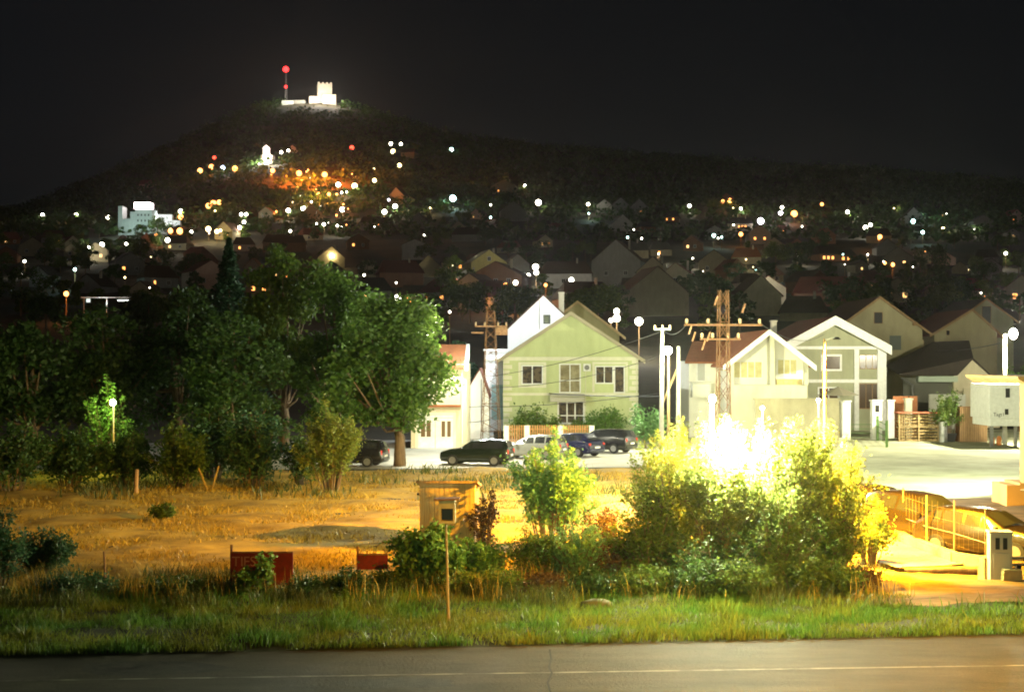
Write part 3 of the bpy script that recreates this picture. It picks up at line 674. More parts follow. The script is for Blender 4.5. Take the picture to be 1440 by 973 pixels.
b = MB(); b.b2(L_(971), L_(997), -1.2, 0, Z(558, D2), Z(539, D2)); b.b2(L_(969), L_(999), -1.25, 0, Z(538.5, D2), Z(537, D2)); b.build('balcony', wht, t)
window(t, L_(986), Z(523, D2), 10 * s, 24 * s, mull=0, pane=mat('grey_curtain', (.38, .38, .34), .6))

# grey green house with white trims
D = 120; s = D / 2000
hx = X(1173, D); w = 146 * s
def L_(px): return X(px, D) - hx
he, ha = Z(486, D), Z(447, D)
t = house_gable('grey_green_house', 'grey green two storey house with thick white gable trim and dark windows', hx, D, 0, w, 15, he, ha, plaster('grey_green', (.34, .35, .23)), m_tile_r, ov=.35, ovg=.5, vm=m_whitep, vdrop=.75, chim=[(-4.2, 5, ha - 2.2, 2.0)])
b = MB(); b.b2(-w / 2, w / 2, -.12, 0, Z(491, D), Z(487, D)); b.b2(-w / 2, w / 2, -.12, 0, Z(538, D), Z(533.5, D))
b.b2(-w / 2 + .02, -w / 2 + .32, -.14, 0, -1, Z(491.2, D)); b.b2(w / 2 - .75, w / 2, -.14, 0, -1, Z(491.2, D)); b.b2(L_(1201), L_(1207.5), -.14, 0, -1, Z(491.2, D))
b.build('white_trim', m_whitep, t)
brn = mat('brown_glass2', (.06, .035, .018), .2, spec=.6)
window(t, L_(1169), Z(510, D), 24 * s, 18 * s, mull=0, pane=brn, fw=.16)
window(t, L_(1222), Z(509, D), 27 * s, 19 * s, mull=2, pane=brn, fw=.05, frame=m_woodp)
window(t, L_(1222), Z(557, D), 27 * s, 34 * s, mull=2, pane=brn, fw=.06, frame=m_wood)
window(t, L_(1165), Z(556, D), 26 * s, 20 * s, mull=1, pane=brn, fw=.12)
# tan house behind it
D = 140; s = D / 2000
hx = X(1236, D); w = 122 * s
def L_(px): return X(px, D) - hx
t = house_gable('tan_gable_house', 'tall unpainted tan gabled house with dark attic window behind the grey green house', hx, D, 0, w, 14, Z(463, D), Z(419, D), plaster('tan', (.36, .32, .19), .8), m_tile_b, ov=.75, ovg=.5, vm=m_wood, vdrop=.22)
window(t, L_(1235), Z(447, D), 11 * s, 15 * s, mull=0, pane=m_black, frame=m_wood, fw=.05)
window(t, L_(1259), Z(482, D), 14 * s, 18 * s, mull=1, pane=mat('grey_shutter', (.12, .14, .12), .6), fw=.07, frame=mat('grey_shutter', (.12, .14, .12)))
b = MB()
for (a_, c_) in ((1180, 1186), (1283, 1289)): b.b2(L_(a_), L_(c_), -.45, 0, Z(470 if a_ < 1200 else 458, D), Z(466 if a_ < 1200 else 454, D))
b.build('rafter_bracket', m_wood, t)
b = MB(); b.b2(L_(1289), L_(1301), .4, 1.0, -1, Z(478, D)); b.build('corner_pillar', plaster('pillar', (.45, .36, .22)), t)
# two houses at right
D = 150; s = D / 2000
hx = X(1358, D); w = 88 * s
def L_(px): return X(px, D) - hx
t = house_gable('tan_house_at_right', 'beige gabled house with wide red brown roof slope left of the right street lamp', hx, D, 0, w, 12, Z(468, D), Z(436, D), plaster('tan', (.36, .32, .19), .8), m_tile_r, ov=.6, ovg=.5, vm=m_wood, vdrop=.25, xa=.6)
window(t, L_(1333), Z(468, D), 4 * s, 6 * s, mull=0, frame=m_wood, fw=.04)
t.name = 'beige_gable_house'
D = 168; s = D / 2000
hx = X(1386, D)
t = house_gable('attic_door_house', 'grey gabled house with tall dark attic door, farthest right of the near roofs', hx, D, 0, 78 * s, 12, Z(450, D), Z(421, D), plaster('grey_tan', (.30, .30, .2), .8), m_tile_d, ov=.5, ovg=.4, vm=m_wood, vdrop=.22)
window(t, X(1387, D) - hx, Z(443, D), 12 * s, 24 * s, mull=0, pane=m_black, frame=m_wood, fw=.05)
# low barn
D = 126; s = D / 2000
hx = X(1367, D)
t = empty('low_barn', (hx, D, 0), 0, 'low beige barn with dark tiled roof behind the potted tree', 'barn')
def L_(px): return X(px, D) - hx
he, ha = Z(529, D), Z(506, D); w = 52 * s
MB().prism([(-w / 2, -1), (w / 2, -1), (w / 2, he), (0, ha), (-w / 2, he)], 0, 9).build('wall', plaster('beige', (.56, .50, .34)), t)
b = MB(); b.add([(L_(1264), -.3, Z(527, D)), (L_(1345), -.3, Z(527, D)), (L_(1367), -.3, ha + .1), (L_(1398), 7, Z(478, D)), (L_(1350), 8, Z(480, D)), (L_(1398), -.3, Z(534, D)), (L_(1408), 7, Z(520, D)), (L_(1275), 7, Z(515, D))], [(0, 1, 2, 4), (2, 3, 4), (2, 5, 6, 3), (0, 4, 7)]); rr = b.build('roof', m_tile_d, t)
sm = rr.modifiers.new('t', 'SOLIDIFY'); sm.thickness = .12; sm.offset = 0
b = MB(); b.b2(L_(1272), L_(1341), .4, .6, -1, Z(531, D)); b.build('side_wall', mat('shed_dark', (.10, .10, .08), .9), t)
b = MB(); b.b2(L_(1290), L_(1345), -.4, .3, Z(537, D), Z(529, D)); b.build('fascia_board', mat('fascia_green', (.36, .42, .33), .7), t)
b = MB(); b.b2(L_(1290), L_(1340), -3.5, -3.3, -.5, Z(553, D)); b.build('low_wall', plaster('pale_grey', (.45, .45, .38)), t)
b = MB(); b.tube([(L_(1265), -.5, Z(531, D)), (L_(1281), -.5, Z(541, D)), (L_(1284), -.5, 1)], .09, 6); b.build('drain_pipe', m_metal, t)
b = MB(); b.b2(L_(1345), L_(1395), -2, -1.8, -.5, Z(545, D)); b.build('plaster_wall', plaster('beige', (.56, .50, .34)), t)

# garden wall, posts, gates in front of right houses (d ~ 108)
def pillar(px, d, w, top, bot, label, m=None, rz=0.0, name='gate_pillar', cat='pillar', mark=False):
    x = X(px, d); zt = Z(top, d); t = empty(name, (x, d, 0), rz, label, cat, 'gate pillars along the lot')
    MB().box((0, 0, (zt - .12) / 2), (w, w, zt - .12)).build('shaft', m or m_whitep, t, bevel=.02)
    MB().box((0, 0, zt - .06), (w + .14, w + .14, .12)).build('cap', m or m_whitep, t, bevel=.02)
    if mark: MB().b2(-.14, .14, -w / 2 - .03, -w / 2 - .004, zt - .9, zt - .4).build('mail_box', m_black, t)
    return t
pillar(1189, 106, .62, 563, 0, 'white gate pillar under the market umbrella')
pillar(1232, 106, .72, 562, 0, 'white gate pillar with a dark mail box below the grey green house corner', mark=True)
pillar(1252, 108, .5, 562, 0, 'slim white gate pillar right of the mail box pillar')
pillar(1277, 108, .5, 560, 0, 'cream gate pillar beside the orange brick panel', m_cream)
b = MB(); b.b2(X(1062, 100), X(1180, 100), 100, 100.25, -.2, Z(562, 100)); b.b2(X(1060, 100), X(1182, 100), 99.95, 100.3, Z(562, 100), Z(560, 100))
tag(b.build('garden_wall', plaster('wall_tan', (.40, .36, .24), .7)), 'floodlit white garden wall in front of the white porch house', 'wall')
b = MB(); b.b2(X(1256, 109), X(1277, 109), 109, 109.2, 0, Z(557, 109)); b.b2(X(1279, 109), X(1290, 109), 109, 109.2, 0, Z(557, 109))
tag(b.build('brick_panel', mat('brick_orange', (.38, .15, .06), .9, (.28, .11, .05), 5)), 'orange brick fence panel between cream pillar and pale low wall', 'wall')
def railfence(name, label, pts, h, m, step=2.0, rails=3, base=0.0, r=.03, cat='fence', mesh=False, picket=None, postm=None, post_r=None):
    t = empty(name, (pts[0][0], pts[0][1], 0), 0, label, cat)
    o = Vector((pts[0][0], pts[0][1], 0)); b = MB()
    for p, q in zip(pts[:-1], pts[1:]):
        P, Q = Vector((*p, 0)) - o, Vector((*q, 0)) - o; L = (Q - P).length
        for k in range(rails):
            z = base + h * (k + .5) / rails * 1.0 if not picket else base + h * (.2 + .6 * k / max(1, rails - 1))
            b.tube([P + Vector((0, 0, z)), Q + Vector((0, 0, z))], r * .7, 5)
        if picket:
            for i in range(int(L / picket)):
                c = P.lerp(Q, (i + .5) * picket / L); b.box((c.x, c.y, base + h / 2), (picket * .5, .03, h))
        if mesh:
            for i in range(int(L / .35)):
                c = P.lerp(Q, i * .35 / L); b.tube([c + Vector((0, 0, .05)), c + Vector((0, 0, h))], r * .12, 3, cap=False)
            for k in range(5): b.tube([P + Vector((0, 0, h * (k + .5) / 5)), Q + Vector((0, 0, h * (k + .5) / 5))], r * .12, 3, cap=False)
        n = max(1, round(L / step))
        for i in range(n + (q == pts[-1])):
            c = P.lerp(Q, i / n)
            pb = MB().box((c.x, c.y, (h + .12) / 2), (post_r or r * 2.5, post_r or r * 2.5, h + .12)); pb.build('post', postm or m, t)
    b.build('rail', m, t)
    return t
m_gfence = mat('green_fence_paint', (.10, .19, .05), .6)
railfence('green_gate', 'low green metal gate between the white gate pillars', [(X(1192, 106), 106), (X(1228, 106), 106)], 1.3, m_gfence, 3, 4, r=.03)
railfence('green_fence', 'green metal yard fence with a tall green post left of the firewood stack', [(X(1234, 105), 105), (X(1247, 97), 97)], 1.7, m_gfence, 8, 4, r=.04, post_r=.16)
m_fw = mat('fence_brown', (.40, .20, .07), .8, (.28, .14, .05), 5)
b0 = 97
railfence('garden_fence', 'brown picket fence with pale posts in front of the green house', [(X(712, b0), b0), (X(741, b0), b0), (X(788, b0), b0), (X(832, b0), b0)], 1.35, m_fw, 2.1, 2, picket=.16, postm=m_cream, post_r=.34, base=.15)

# umbrella
d = 104; x = X(1188, d)
t = empty('market_umbrella', (x, d + 2, 0), 0, 'olive grey market umbrella over the yard before the grey green house', 'umbrella')
b = MB(); n = 8; V = [(0, 0, Z(544, d))] + [(1.6 * math.cos(R(45 * k)), 1.6 * math.sin(R(45 * k)), Z(556, d) + (0 if k % 2 else -.05)) for k in range(n)]
b.add(V, [(0, 1 + k, 1 + (k + 1) % n) for k in range(n)]); c = b.build('canopy', mat('umbrella_cloth', (.13, .12, .08), .9), t); sm = c.modifiers.new('s', 'SOLIDIFY'); sm.thickness = .02
MB().tube([(0, 0, 0), (0, 0, Z(545, d))], .035, 8).build('pole', m_metal, t)
b = MB(); b.box((0, 0, .08), (.6, .6, .16)); b.build('base', m_concp, t)

# firewood stack, barrel, potted tree, pallets, container
d = 104; x0, x1 = X(1264, d), X(1319, d); zt = Z(581, d)
t = empty('firewood_stack', ((x0 + x1) / 2, d, 0), 0, 'crate of split firewood with a red plank lid on the gravel lot', 'firewood')
m_log = mat('split_wood', (.42, .31, .14), .9, (.13, .08, .03), 6, 1.0, bscale=9, lo=.42, hi=.56, detail=2)
W = x1 - x0; zz = .06
b = MB(); g = random.Random(3)
for i in range(26):
    for j in range(9):
        r = .06 + g.random() * .03; b.tube([(-W / 2 + .1 + i * (W - .2) / 25, -.02 - g.random() * .06, .12 + j * (zt - .3) / 8 + g.uniform(-.02, .02)), (-W / 2 + .1 + i * (W - .2) / 25, .9, .12 + j * (zt - .3) / 8)], r, 5)
lg = b.build('log', m_log, t); tag(lg, kind='stuff')
b = MB()
for k in range(3): b.b2(-W / 2 + k * W / 2 - .05, -W / 2 + k * W / 2 + .05, -.16, -.09, 0, zt)
for k in range(5): b.b2(-W / 2 + .02 + k * .17, -W / 2 + .07 + k * .17, -.13, -.10, .05, zt)
b.b2(-W / 2, W / 2, -.13, -.10, zt * .5, zt * .5 + .1); b.b2(-W / 2, W / 2, -.1, 1, 0, .06)
b.build('crate_frame', m_woodp, t)
MB().b2(-W / 2 - .1, W / 2 + .1, -.25, 1.0, zt + .002, zt + .08).build('lid', mat('red_plank', (.35, .10, .05), .7), t)
d = 103
t = empty('steel_barrel', (X(1326, d), d, 0), 0, 'small steel barrel between the firewood and the potted tree', 'barrel')
b = MB(); hb = Z(593, d); r = .3
b.tube([(0, 0, 0), (0, 0, .05), (0, 0, hb * .33), (0, 0, hb * .35), (0, 0, hb * .37), (0, 0, hb * .66), (0, 0, hb * .68), (0, 0, hb * .7), (0, 0, hb - .03), (0, 0, hb)], [r, r, r, r * 1.07, r, r, r * 1.07, r, r, r * 1.02], 16)
b.build('drum', m_metal, t, smooth=False); MB().tube([(0, 0, hb + .002), (0, 0, hb + .02)], r * .8, 14).build('lid', m_black, t)
shrub(1333, 103.5, 543, 46, 'small round potted tree between the barrel and the pallet stack', LM_mid, 'potted_tree', n=3600, leaf=.16, nb=22, seed=70, spread=.2, leaf_from=.4, cat='tree', bottom=1.2)
MB().tube([(X(1333, 103.5), 103.5, 0), (X(1333, 103.5), 103.5, .1), (X(1333, 103.5), 103.5, .62)], [.5, .52, .66], 12).build('plant_pot', m_black)
tag(bpy.data.objects['plant_pot'], 'wide black plant pot holding the small tree', 'pot')
d = 103; x0, x1 = X(1350, d), X(1389, d)
t = empty('pallet_stack', ((x0 + x1) / 2, d, 0), 0, 'upright brown slatted crates stacked beside the white container', 'crates')
W = x1 - x0; hh = Z(572, d); b = MB()
for k in range(3):
    for q in range(5): b.b2(-W / 2 + k * W / 3 + q * W / 15 + .02, -W / 2 + k * W / 3 + q * W / 15 + .09, -.03, .03, .03, hh - .04)
b.build('slats', m_wood, t)
b = MB()
for z in (.05, hh * .35, hh * .66, hh - .09): b.b2(-W / 2, W / 2, .035, .10, z, z + .1)
b.b2(-W / 2, W / 2, .1, 1.1, 0, hh); b.build('crate_box', mat('crate_dark', (.12, .06, .025), .9, (.2, .1, .04), 3), t)
# container cabin
d = 97; x0, x1 = X(1391, d), X(1437, d)
t = empty('white_container', ((x0 + x1) / 2, d, 0), 0, 'white box container with dark openings raised above the lot at right', 'container')
W = x1 - x0; z0, z1 = Z(599, d), Z(540, d)
MB().b2(-W / 2, W / 2, 0, 4, z0 + .5, z1).build('body', m_whitep, t, bevel=.04)
MB().b2(-W / 2 + .1, W / 2 - .05, .02, 3.8, z0, z0 + .495).build('skirt', m_whitep, t)
b = MB()
for px0, px1, p0, p1 in ((1414, 1420, 546, 559), (1413, 1418, 575, 583)): b.b2(X(px0, d) - (x0 + x1) / 2, X(px1, d) - (x0 + x1) / 2, -.03, -.003, Z(p1, d), Z(p0, d))
b.build('opening', m_black, t)
textmesh('lettering', 'Tagt1', .34, m_black, t, (-.45, -.012, z0 + .78))
b = MB(); b.box((-W / 2 + .3, .4, z0 / 2), (.2, .2, z0 - .01)); b.build('support', m_metal, t)
b = MB(); b.box((W / 2 - .3, .4, z0 / 2), (.2, .2, z0 - .01)); b.build('support', m_metal, t)
for i, (px, lab) in enumerate(((1395, 'orange gas bottle under the left end of the white container'), (1405, 'second orange gas bottle, right of the first under the container'))):
    t = empty('gas_bottle', (X(px, 99), 99, 0), 0, lab, 'gas bottle', 'gas bottles under the container')
    MB().tube([(0, 0, 0), (0, 0, .05), (0, 0, .5), (0, 0, .62), (0, 0, .66)], [.14, .17, .17, .1, .05], 12).build('tank', mat('orange_paint', (.6, .2, .05), .5), t, smooth=True)
    MB().tube([(0, 0, .66), (0, 0, .72)], .06, 8).build('valve', m_metal, t)

# right building corner: eave, column, base
d = 58
t = empty('porch_building', (X(1442, d), d, 0), 0, 'corner of an ochre porch with one column at the right edge', 'building')
m_och = plaster('ochre', (.48, .30, .12))
xx = 0
MB().b2(X(1433, d) - X(1437, d), .55, -.2, .3, Z(690, d), Z(537, d)).build('column', m_och, t)
b = MB(); b.prism([(X(1418, d) - X(1437, d), Z(529, d)), (4, Z(529, d)), (4, Z(540, d)), (X(1431, d) - X(1437, d), Z(540, d)), (X(1420, d) - X(1437, d), Z(533, d))], -.6, 6); b.build('eave', m_och, t)
b = MB(); b.b2(X(1406, d) - X(1437, d), 3.0, -.4, 1.4, -.1, Z(681, d)); b.b2(X(1424, d) - X(1437, d), 3.0, -.45, 1.4, Z(681, d), Z(678, d)); b.build('base_block', m_och, t)
MB().b2(X(1424, d) - X(1437, d), X(1436, d) - X(1437, d), -.55, -.46, Z(688, d), Z(686.3, d)).build('bracket', m_whitep, t)

# ------------------------------------------------------------------ cars
def car(x, y, rz, label, paint, L=4.25, Wd=1.74, H=1.46, wagon=True, plate=True, z=0.0, group='parked cars', tail_em=0.0):
    t = empty('parked_car', (x, y, z), rz, label, 'car', group)
    hw = Wd / 2; f = L / 4.3; hz = H / 1.47
    st = [(2.15, .36, .55, .60, .78), (2.08, .24, .70, .76, .80), (1.5, .20, .84, .93, .78), (.88, .20, .90, 1.0, .74), (.15, .20, .94, 1.41, .60), (-.7, .20, .96, 1.47, .60), (-1.45, .20, .97, 1.45, .58)]
    st += [(-1.93, .20, .98, 1.38, .55), (-2.1, .26, .95, 1.0, .70), (-2.16, .40, .72, .76, .72)] if wagon else [(-1.75, .20, .97, 1.2, .6), (-2.05, .24, .92, 1.0, .70), (-2.16, .40, .72, .76, .72)]
    st = [(a * f, b_ * hz, c_ * hz, d_ * hz, e_ * hw / .87) for a, b_, c_, d_, e_ in st]
    def sec(i):
        a, zb, zl, zt, wr = st[i]; k = .90 if i in (0, len(st) - 1) else (.97 if i in (1, len(st) - 2) else 1.0)
        return [(a, hw * k * .88, zb), (a, hw * k * .98, zb + .12), (a, hw * k, zb + (zl - zb) * .55), (a, hw * k * .96, zl), (a, wr, zt), (a, wr * .55, zt + .035), (a, 0, zt + .045)]
    V = []; n = 0
    for i in range(len(st)):
        h = sec(i); ring = h + [(p[0], -p[1], p[2]) for p in h[-2::-1]]; n = len(ring); V += ring
    F = [(i * n + k, i * n + k + 1, (i + 1) * n + k + 1, (i + 1) * n + k) for i in range(len(st) - 1) for k in range(n - 1)]
    F += [((i + 1) * n, i * n, i * n + n - 1, (i + 1) * n + n - 1)[::-1] for i in range(len(st) - 1)]
    F += [tuple(range(n)), tuple(range((len(st) - 1) * n, len(st) * n))[::-1]]
    b = MB(); b.add(V, F); bo = b.build('body', paint, t)
    for p in bo.data.polygons: p.use_smooth = True
    m = bo.modifiers.new('b', 'BEVEL'); m.width = .03; m.segments = 2; m.limit_method = 'ANGLE'; m.angle_limit = R(25)
    # glass
    g = MB()
    def side(i, j, u0, u1, sgn, v0=.12, v1=.88):
        A, B = Vector(sec(i)[3]), Vector(sec(j)[3]); C, Dd = Vector(sec(i)[4]), Vector(sec(j)[4])
        q = []
        for u, v in ((u0, v0), (u1, v0), (u1, v1), (u0, v1)):
            p = A.lerp(B, u).lerp(C.lerp(Dd, u), v); q.append((p.x, sgn * (p.y + .012), p.z))
        g.add(q, [(0, 1, 2, 3)] if sgn < 0 else [(3, 2, 1, 0)])
    for sgn in (1, -1):
        side(3, 4, .45, .98, sgn, .08, .82); side(4, 5, .04, .62, sgn); side(4, 5, .74, 1.0, sgn); side(5, 6, 0.0, .55, sgn); side(5, 6, .66, 1.0, sgn)
        if wagon: side(6, 7, .0, .75, sgn)
    def across(i, j, k, v0, v1, off):
        A, B = sec(i)[k], sec(j)[4]; q = []
        A = Vector(sec(i)[4]); B = Vector(sec(j)[4])
        for v in (v0, v1):
            p = A.lerp(B, v); q.append((p.x + off[0], p.y * .9, p.z + off[1]))
        g.add([(q[0][0], q[0][1], q[0][2]), (q[0][0] + off[0] * .5, 0, q[0][2] + .05), (q[0][0], -q[0][1], q[0][2]), (q[1][0], -q[1][1], q[1][2]), (q[1][0] + off[0] * .3, 0, q[1][2] + .05), (q[1][0], q[1][1], q[1][2])], [(0, 1, 4, 5), (1, 2, 3, 4)])
    across(3, 4, 3, .06, .90, (.03, .03)); e = len(st)
    across(e - 2, e - 3, 3, .10, .88, (-.04, .02))
    g.build('window_glass', m_glassd, t)
    for sx in (1.32 * f, -1.3 * f):
        for sgn in (1, -1):
            wv = MB().tube([(0, -.1, 0), (0, .1, 0)], .31, 18).build('wheel', m_black, t); wv.location = (sx, sgn * (hw - .07), .31)
            rb = MB(); rb.tube([(0, .11 * sgn, 0), (0, .112 * sgn, 0)], .2, 14)
            rb.build('rim', m_metal, wv)
    for sgn in (1, -1):
        MB().box((2.08 * f, sgn * hw * .70, .66 * hz), (.10, .30, .14)).build('headlight', mat('headlight_lens', (.75, .74, .7), .1, spec=.9), t, bevel=.02)
        MB().box((-2.11 * f, sgn * hw * .80, .82 * hz), (.10, .16, .26 if wagon else .15)).build('taillight', mat('taillight_lens', (.55, .03, .015), .2, spec=.7), t, bevel=.02)
        MB().box((.75 * f, sgn * (hw + .08), 1.0 * hz), (.12, .16, .11)).build('mirror', paint, t, bevel=.02)
    pw = mat('plate_white', (.75, .75, .72), .5)
    MB().box((-2.19 * f, 0, .62 * hz), (.02, .50, .11)).build('number_plate', pw, t)
    MB().box((2.18 * f, 0, .45 * hz), (.02, .50, .11)).build('number_plate', pw, t)
    b = MB(); b.box((2.13 * f, 0, .60 * hz), (.06, .75, .08)); b.box((2.15 * f, 0, .36 * hz), (.05, 1.1, .10)); b.build('grille', m_black, t)
    b = MB(); b.box((-2.14 * f, 0, .42 * hz), (.10, Wd * .86, .16)); b.box((2.10 * f, 0, .42 * hz), (.14, Wd * .84, .12)); b.build('bumper', paint, t, bevel=.03)
    return t
def paint(name, c, r=.25): return mat('paint_' + name, c, r, metal=.25, spec=.6, coat=.6)
# rz: heading (front) direction angle of local +x
car(X(671, 81), 81, R(166), 'dark green estate car parked alone, rear towards the lane', paint('dark_green', (.012, .018, .012)), L=4.0, Wd=1.65, H=1.45, z=-.02)
car(X(748, 86), 86, R(160), 'silver white car mostly hidden by the acacia sapling', paint('silver', (.2, .21, .2)), L=4.1, H=1.42)
car(X(803, 88), 88.5, R(140), 'dark blue hatchback between the silver car and the estate', paint('blue', (.012, .014, .05)), L=4.1, wagon=False, H=1.42)
car(X(846, 92), 92, R(148), 'black estate car with red tail light, rightmost before the green house', paint('black', (.015, .015, .016)), L=4.4, H=1.5)
car(X(494, 80), 80, R(168), 'dark car rear with red light half hidden at the foot of the grove', paint('black', (.015, .015, .016)), L=4.0)
car(X(1236, 51), 51.0, R(-58), 'bronze car behind the small tree on the parking row', paint('bronze', (.06, .045, .02)), L=4.2, H=1.45)
car(X(1300, 46.5), 46.5, R(-62), 'dark minivan facing the drive with a glinting headlight', paint('dark_brown', (.025, .018, .01)), L=4.4, Wd=1.85, H=1.60)
car(X(1394, 43.2), 43.4, R(-48), 'dark car behind the meter box, cut by fence posts', paint('black_brown', (.022, .016, .01)), L=4.3, wagon=False, H=1.42)

# wire mesh fence posts, low wall
pts = [(1270, 764), (1303, 779), (1342, 790), (1386, 806)]
P2 = [gp(*p) for p in pts]
railfence('mesh_fence', 'wire mesh fence on thin steel posts in front of the parked minivan', [P2[0], P2[1], P2[2], P2[3]], 1.7, mat('fence_steel', (.20, .15, .07), .6), 6, 1, r=.015, mesh=True)
q = [gp(1233, 745), gp(1275, 771), gp(1342, 797), gp(1384, 803)]
b = MB(); 
for (p0, p1) in zip(q[:-1], q[1:]):
    dx, dy = p1[0] - p0[0], p1[1] - p0[1]; L = math.hypot(dx, dy); nx, ny = -dy / L * .12, dx / L * .12
    b.flat([(p0[0] - nx, p0[1] - ny), (p1[0] - nx, p1[1] - ny), (p1[0] + nx, p1[1] + ny), (p0[0] + nx, p0[1] + ny)], -.1, .42)
tag(b.build('kerb_wall', m_pale), 'low pale concrete kerb wall between drive and parked cars', 'wall')
# meter box
d = 2000 * CH / (819 - 505); t = empty('meter_cabinet', (X(1406, d), d, 0), R(-8), 'grey white electricity meter cabinet with two dark dials at the drive', 'cabinet')
wb = 30 * d / 2000; hb = 73 * d / 2000
MB().b2(-wb / 2, wb / 2, -.2, .3, 0, hb * .95).build('body', mat('cabinet_grey', (.36, .35, .33), .6, (.42, .4, .36), 3), t, bevel=.015)
MB().b2(-wb / 2 - .03, wb / 2 + .03, -.23, .33, hb * .95, hb).build('cap', mat('cabinet_grey', (.36, .35, .33)), t, bevel=.02)
for k in (-1, 1): MB().b2(k * wb * .17 - .055, k * wb * .17 + .055, -.225, -.203, hb * .66, hb * .88).build('dial_window', m_black, t)
MB().b2(-wb * .38, wb * .38, -.222, -.203, hb * .06, hb * .58).build('door', mat('cabinet_door', (.46, .45, .41), .6), t, bevel=.005)
d = 2000 * CH / (815 - 505)
t = empty('concrete_block', (X(1386, d), d, 0), R(12), 'stubby ochre concrete block left of the meter cabinet', 'block')
MB().box((0, 0, .28), (.3, .4, .62), taper=.86).build('block', m_pale, t, bevel=.04)
MB().box((0, 0, .61), (.26, .34, .04)).build('cap', m_pale, t)
t = empty('barrier_rail', (X(1432, 38.5), 38.5, 0), R(4), 'grey metal barrier rail leaning out from the right frame edge', 'barrier')
b = MB(); b.tube([(-.35, 0, .62), (1.5, -.1, .66)], .045, 8); b.tube([(-.35, 0, .44), (1.5, -.1, .48)], .045, 8); b.build('rail', m_metal, t)
MB().box((.0, .0, .2), (.12, .12, .52)).build('post', m_black, t)
t = empty('concrete_slab', (X(1424, 37.8), 37.8, 0), 0, 'pale concrete slab standing under the barrier rail', 'slab'); MB().box((0, .1, .2), (.55, .3, .42), taper=.9).build('slab', m_pale, t, bevel=.03)
d = 43
t = empty('drive_log', (X(1362, 39.5), 39.6, .0), R(-8), 'dark fallen log lying on the dirt drive', 'log')
MB().tube([(-1.7, 0, .10), (-.5, .05, .12), (.9, 0, .14), (1.3, -.05, .16)], [.05, .10, .13, .12], 9).build('trunk', m_bark, t, smooth=True)
MB().tube([(.2, 0, .15), (.5, -.3, .3)], [.04, .015], 6).build('branch', m_bark, t)
# stone in grass, marker stones
for (px, py, sc_, lab) in ((838, 857, .42, 'mossy flat stone block in the verge grass below the hedge'), (1250, 838, .06, 'tiny white stone on the dirt beside the drive')):
    xx, dd = gp(px, py); b = MB(); b.ball((0, 0, 0), 1, 10, 6); g = random.Random(px)
    b.v = [(v[0] * sc_ * (1 + g.uniform(-.12, .12)), v[1] * sc_ * .5, v[2] * sc_ * .42 * (1 + g.uniform(-.2, .2))) for v in b.v]
    o = b.build('stone', mat('stone', (.05, .06, .03), .9, (.1, .1, .06), 4) if sc_ > .1 else m_whitep, None, smooth=True); o.location = (xx, dd, sc_ * .25); tag(o, lab, 'stone')

# ------------------------------------------------------------------ shed, birdhouse, signs, stakes
d = 45.5; x0, x1 = X(590, d), X(668, d); W = x1 - x0; zt = Z(677, d)
t = empty('plank_shed', ((x0 + x1) / 2, d, 0), R(-3), 'small shed of pale vertical planks with a flat slanted roof on the meadow', 'shed')
b = MB(); nP = 11
for k in range(nP):
    a = -W / 2 + k * W / nP; b.b2(a + .006, a + W / nP - .006, -.03 - .008 * (k % 2), 0, 0, zt - .05)
b.build('front_planks', m_woodp, t)
b = MB(); b.b2(-W / 2, W / 2, .002, 1.9, 0, zt - .36); b.b2(-W / 2, W / 2, .002, .5, zt - .36, zt - .12); b.build('wall', m_wood, t)
b = MB(); b.add([(-W / 2 - .1, -.16, zt - .04), (W / 2 + .1, -.16, zt - .04), (W / 2 + .06, 2.1, zt - .34), (-W / 2 - .06, 2.1, zt - .34), (-W / 2 - .1, -.16, zt + .04), (W / 2 + .1, -.16, zt + .04), (W / 2 + .06, 2.1, zt - .26), (-W / 2 - .06, 2.1, zt - .26)], [(0, 3, 2, 1), (4, 5, 6, 7), (0, 1, 5, 4), (1, 2, 6, 5), (2, 3, 7, 6), (3, 0, 4, 7)]); b.build('roof', m_wood, t)
b = MB(); b.b2(-W / 2, W / 2, -.06, -.04, zt - .17, zt - .05); b.build('top_board', m_woodp, t)
MB().tube([(.1, -.06, zt - .55), (.1, -.03, zt - .55)], .035, 10).build('vent_hole', m_black, t)
MB().box((-W / 2 - .05, -.02, zt - .4), (.07, .06, .07)).build('hook', m_black, t)
d = 2000 * CH / (879 - 505)
t = empty('birdhouse', (X(629, d), d, 0), 0, 'wooden birdhouse with open front on a tall thin pole by the road', 'birdhouse')
zb, zt = Z(733, d), Z(703, d); w_ = 23 * d / 2000
b = MB(); b.tube([(.03, 0, -.1), (0, 0, zb * .5), (-.03, 0, zb)], [.035, .03, .028], 8); b.build('pole', m_woodp, t)
b = MB(); b.b2(-w_ / 2, -w_ / 2 + .05, -.14, .16, zb, zt); b.b2(w_ / 2 - .05, w_ / 2, -.14, .16, zb, zt); b.b2(-w_ / 2, w_ / 2, -.17, .16, zb - .03, zb + .025); b.b2(-w_ / 2, w_ / 2, .13, .16, zb, zt)
b.b2(-w_ / 2 + .052, w_ / 2 - .052, -.13, .12, zt - .18, zt - .003)
b.build('box', mat('birdhouse_wood', (.52, .40, .2), .8, (.4, .3, .15), 6), t)
MB().b2(-w_ / 2 + .055, w_ / 2 - .055, .09, .125, zb + .03, zt - .19).build('dark_inside', m_black, t)
b = MB(); b.prism([(-w_ / 2 - .11, zt), (w_ / 2 + .09, zt + .02), (w_ / 2 + .09, zt + .055), (-w_ / 2 - .11, zt + .04)], -.24, .22); b.build('roof', m_rust, t)
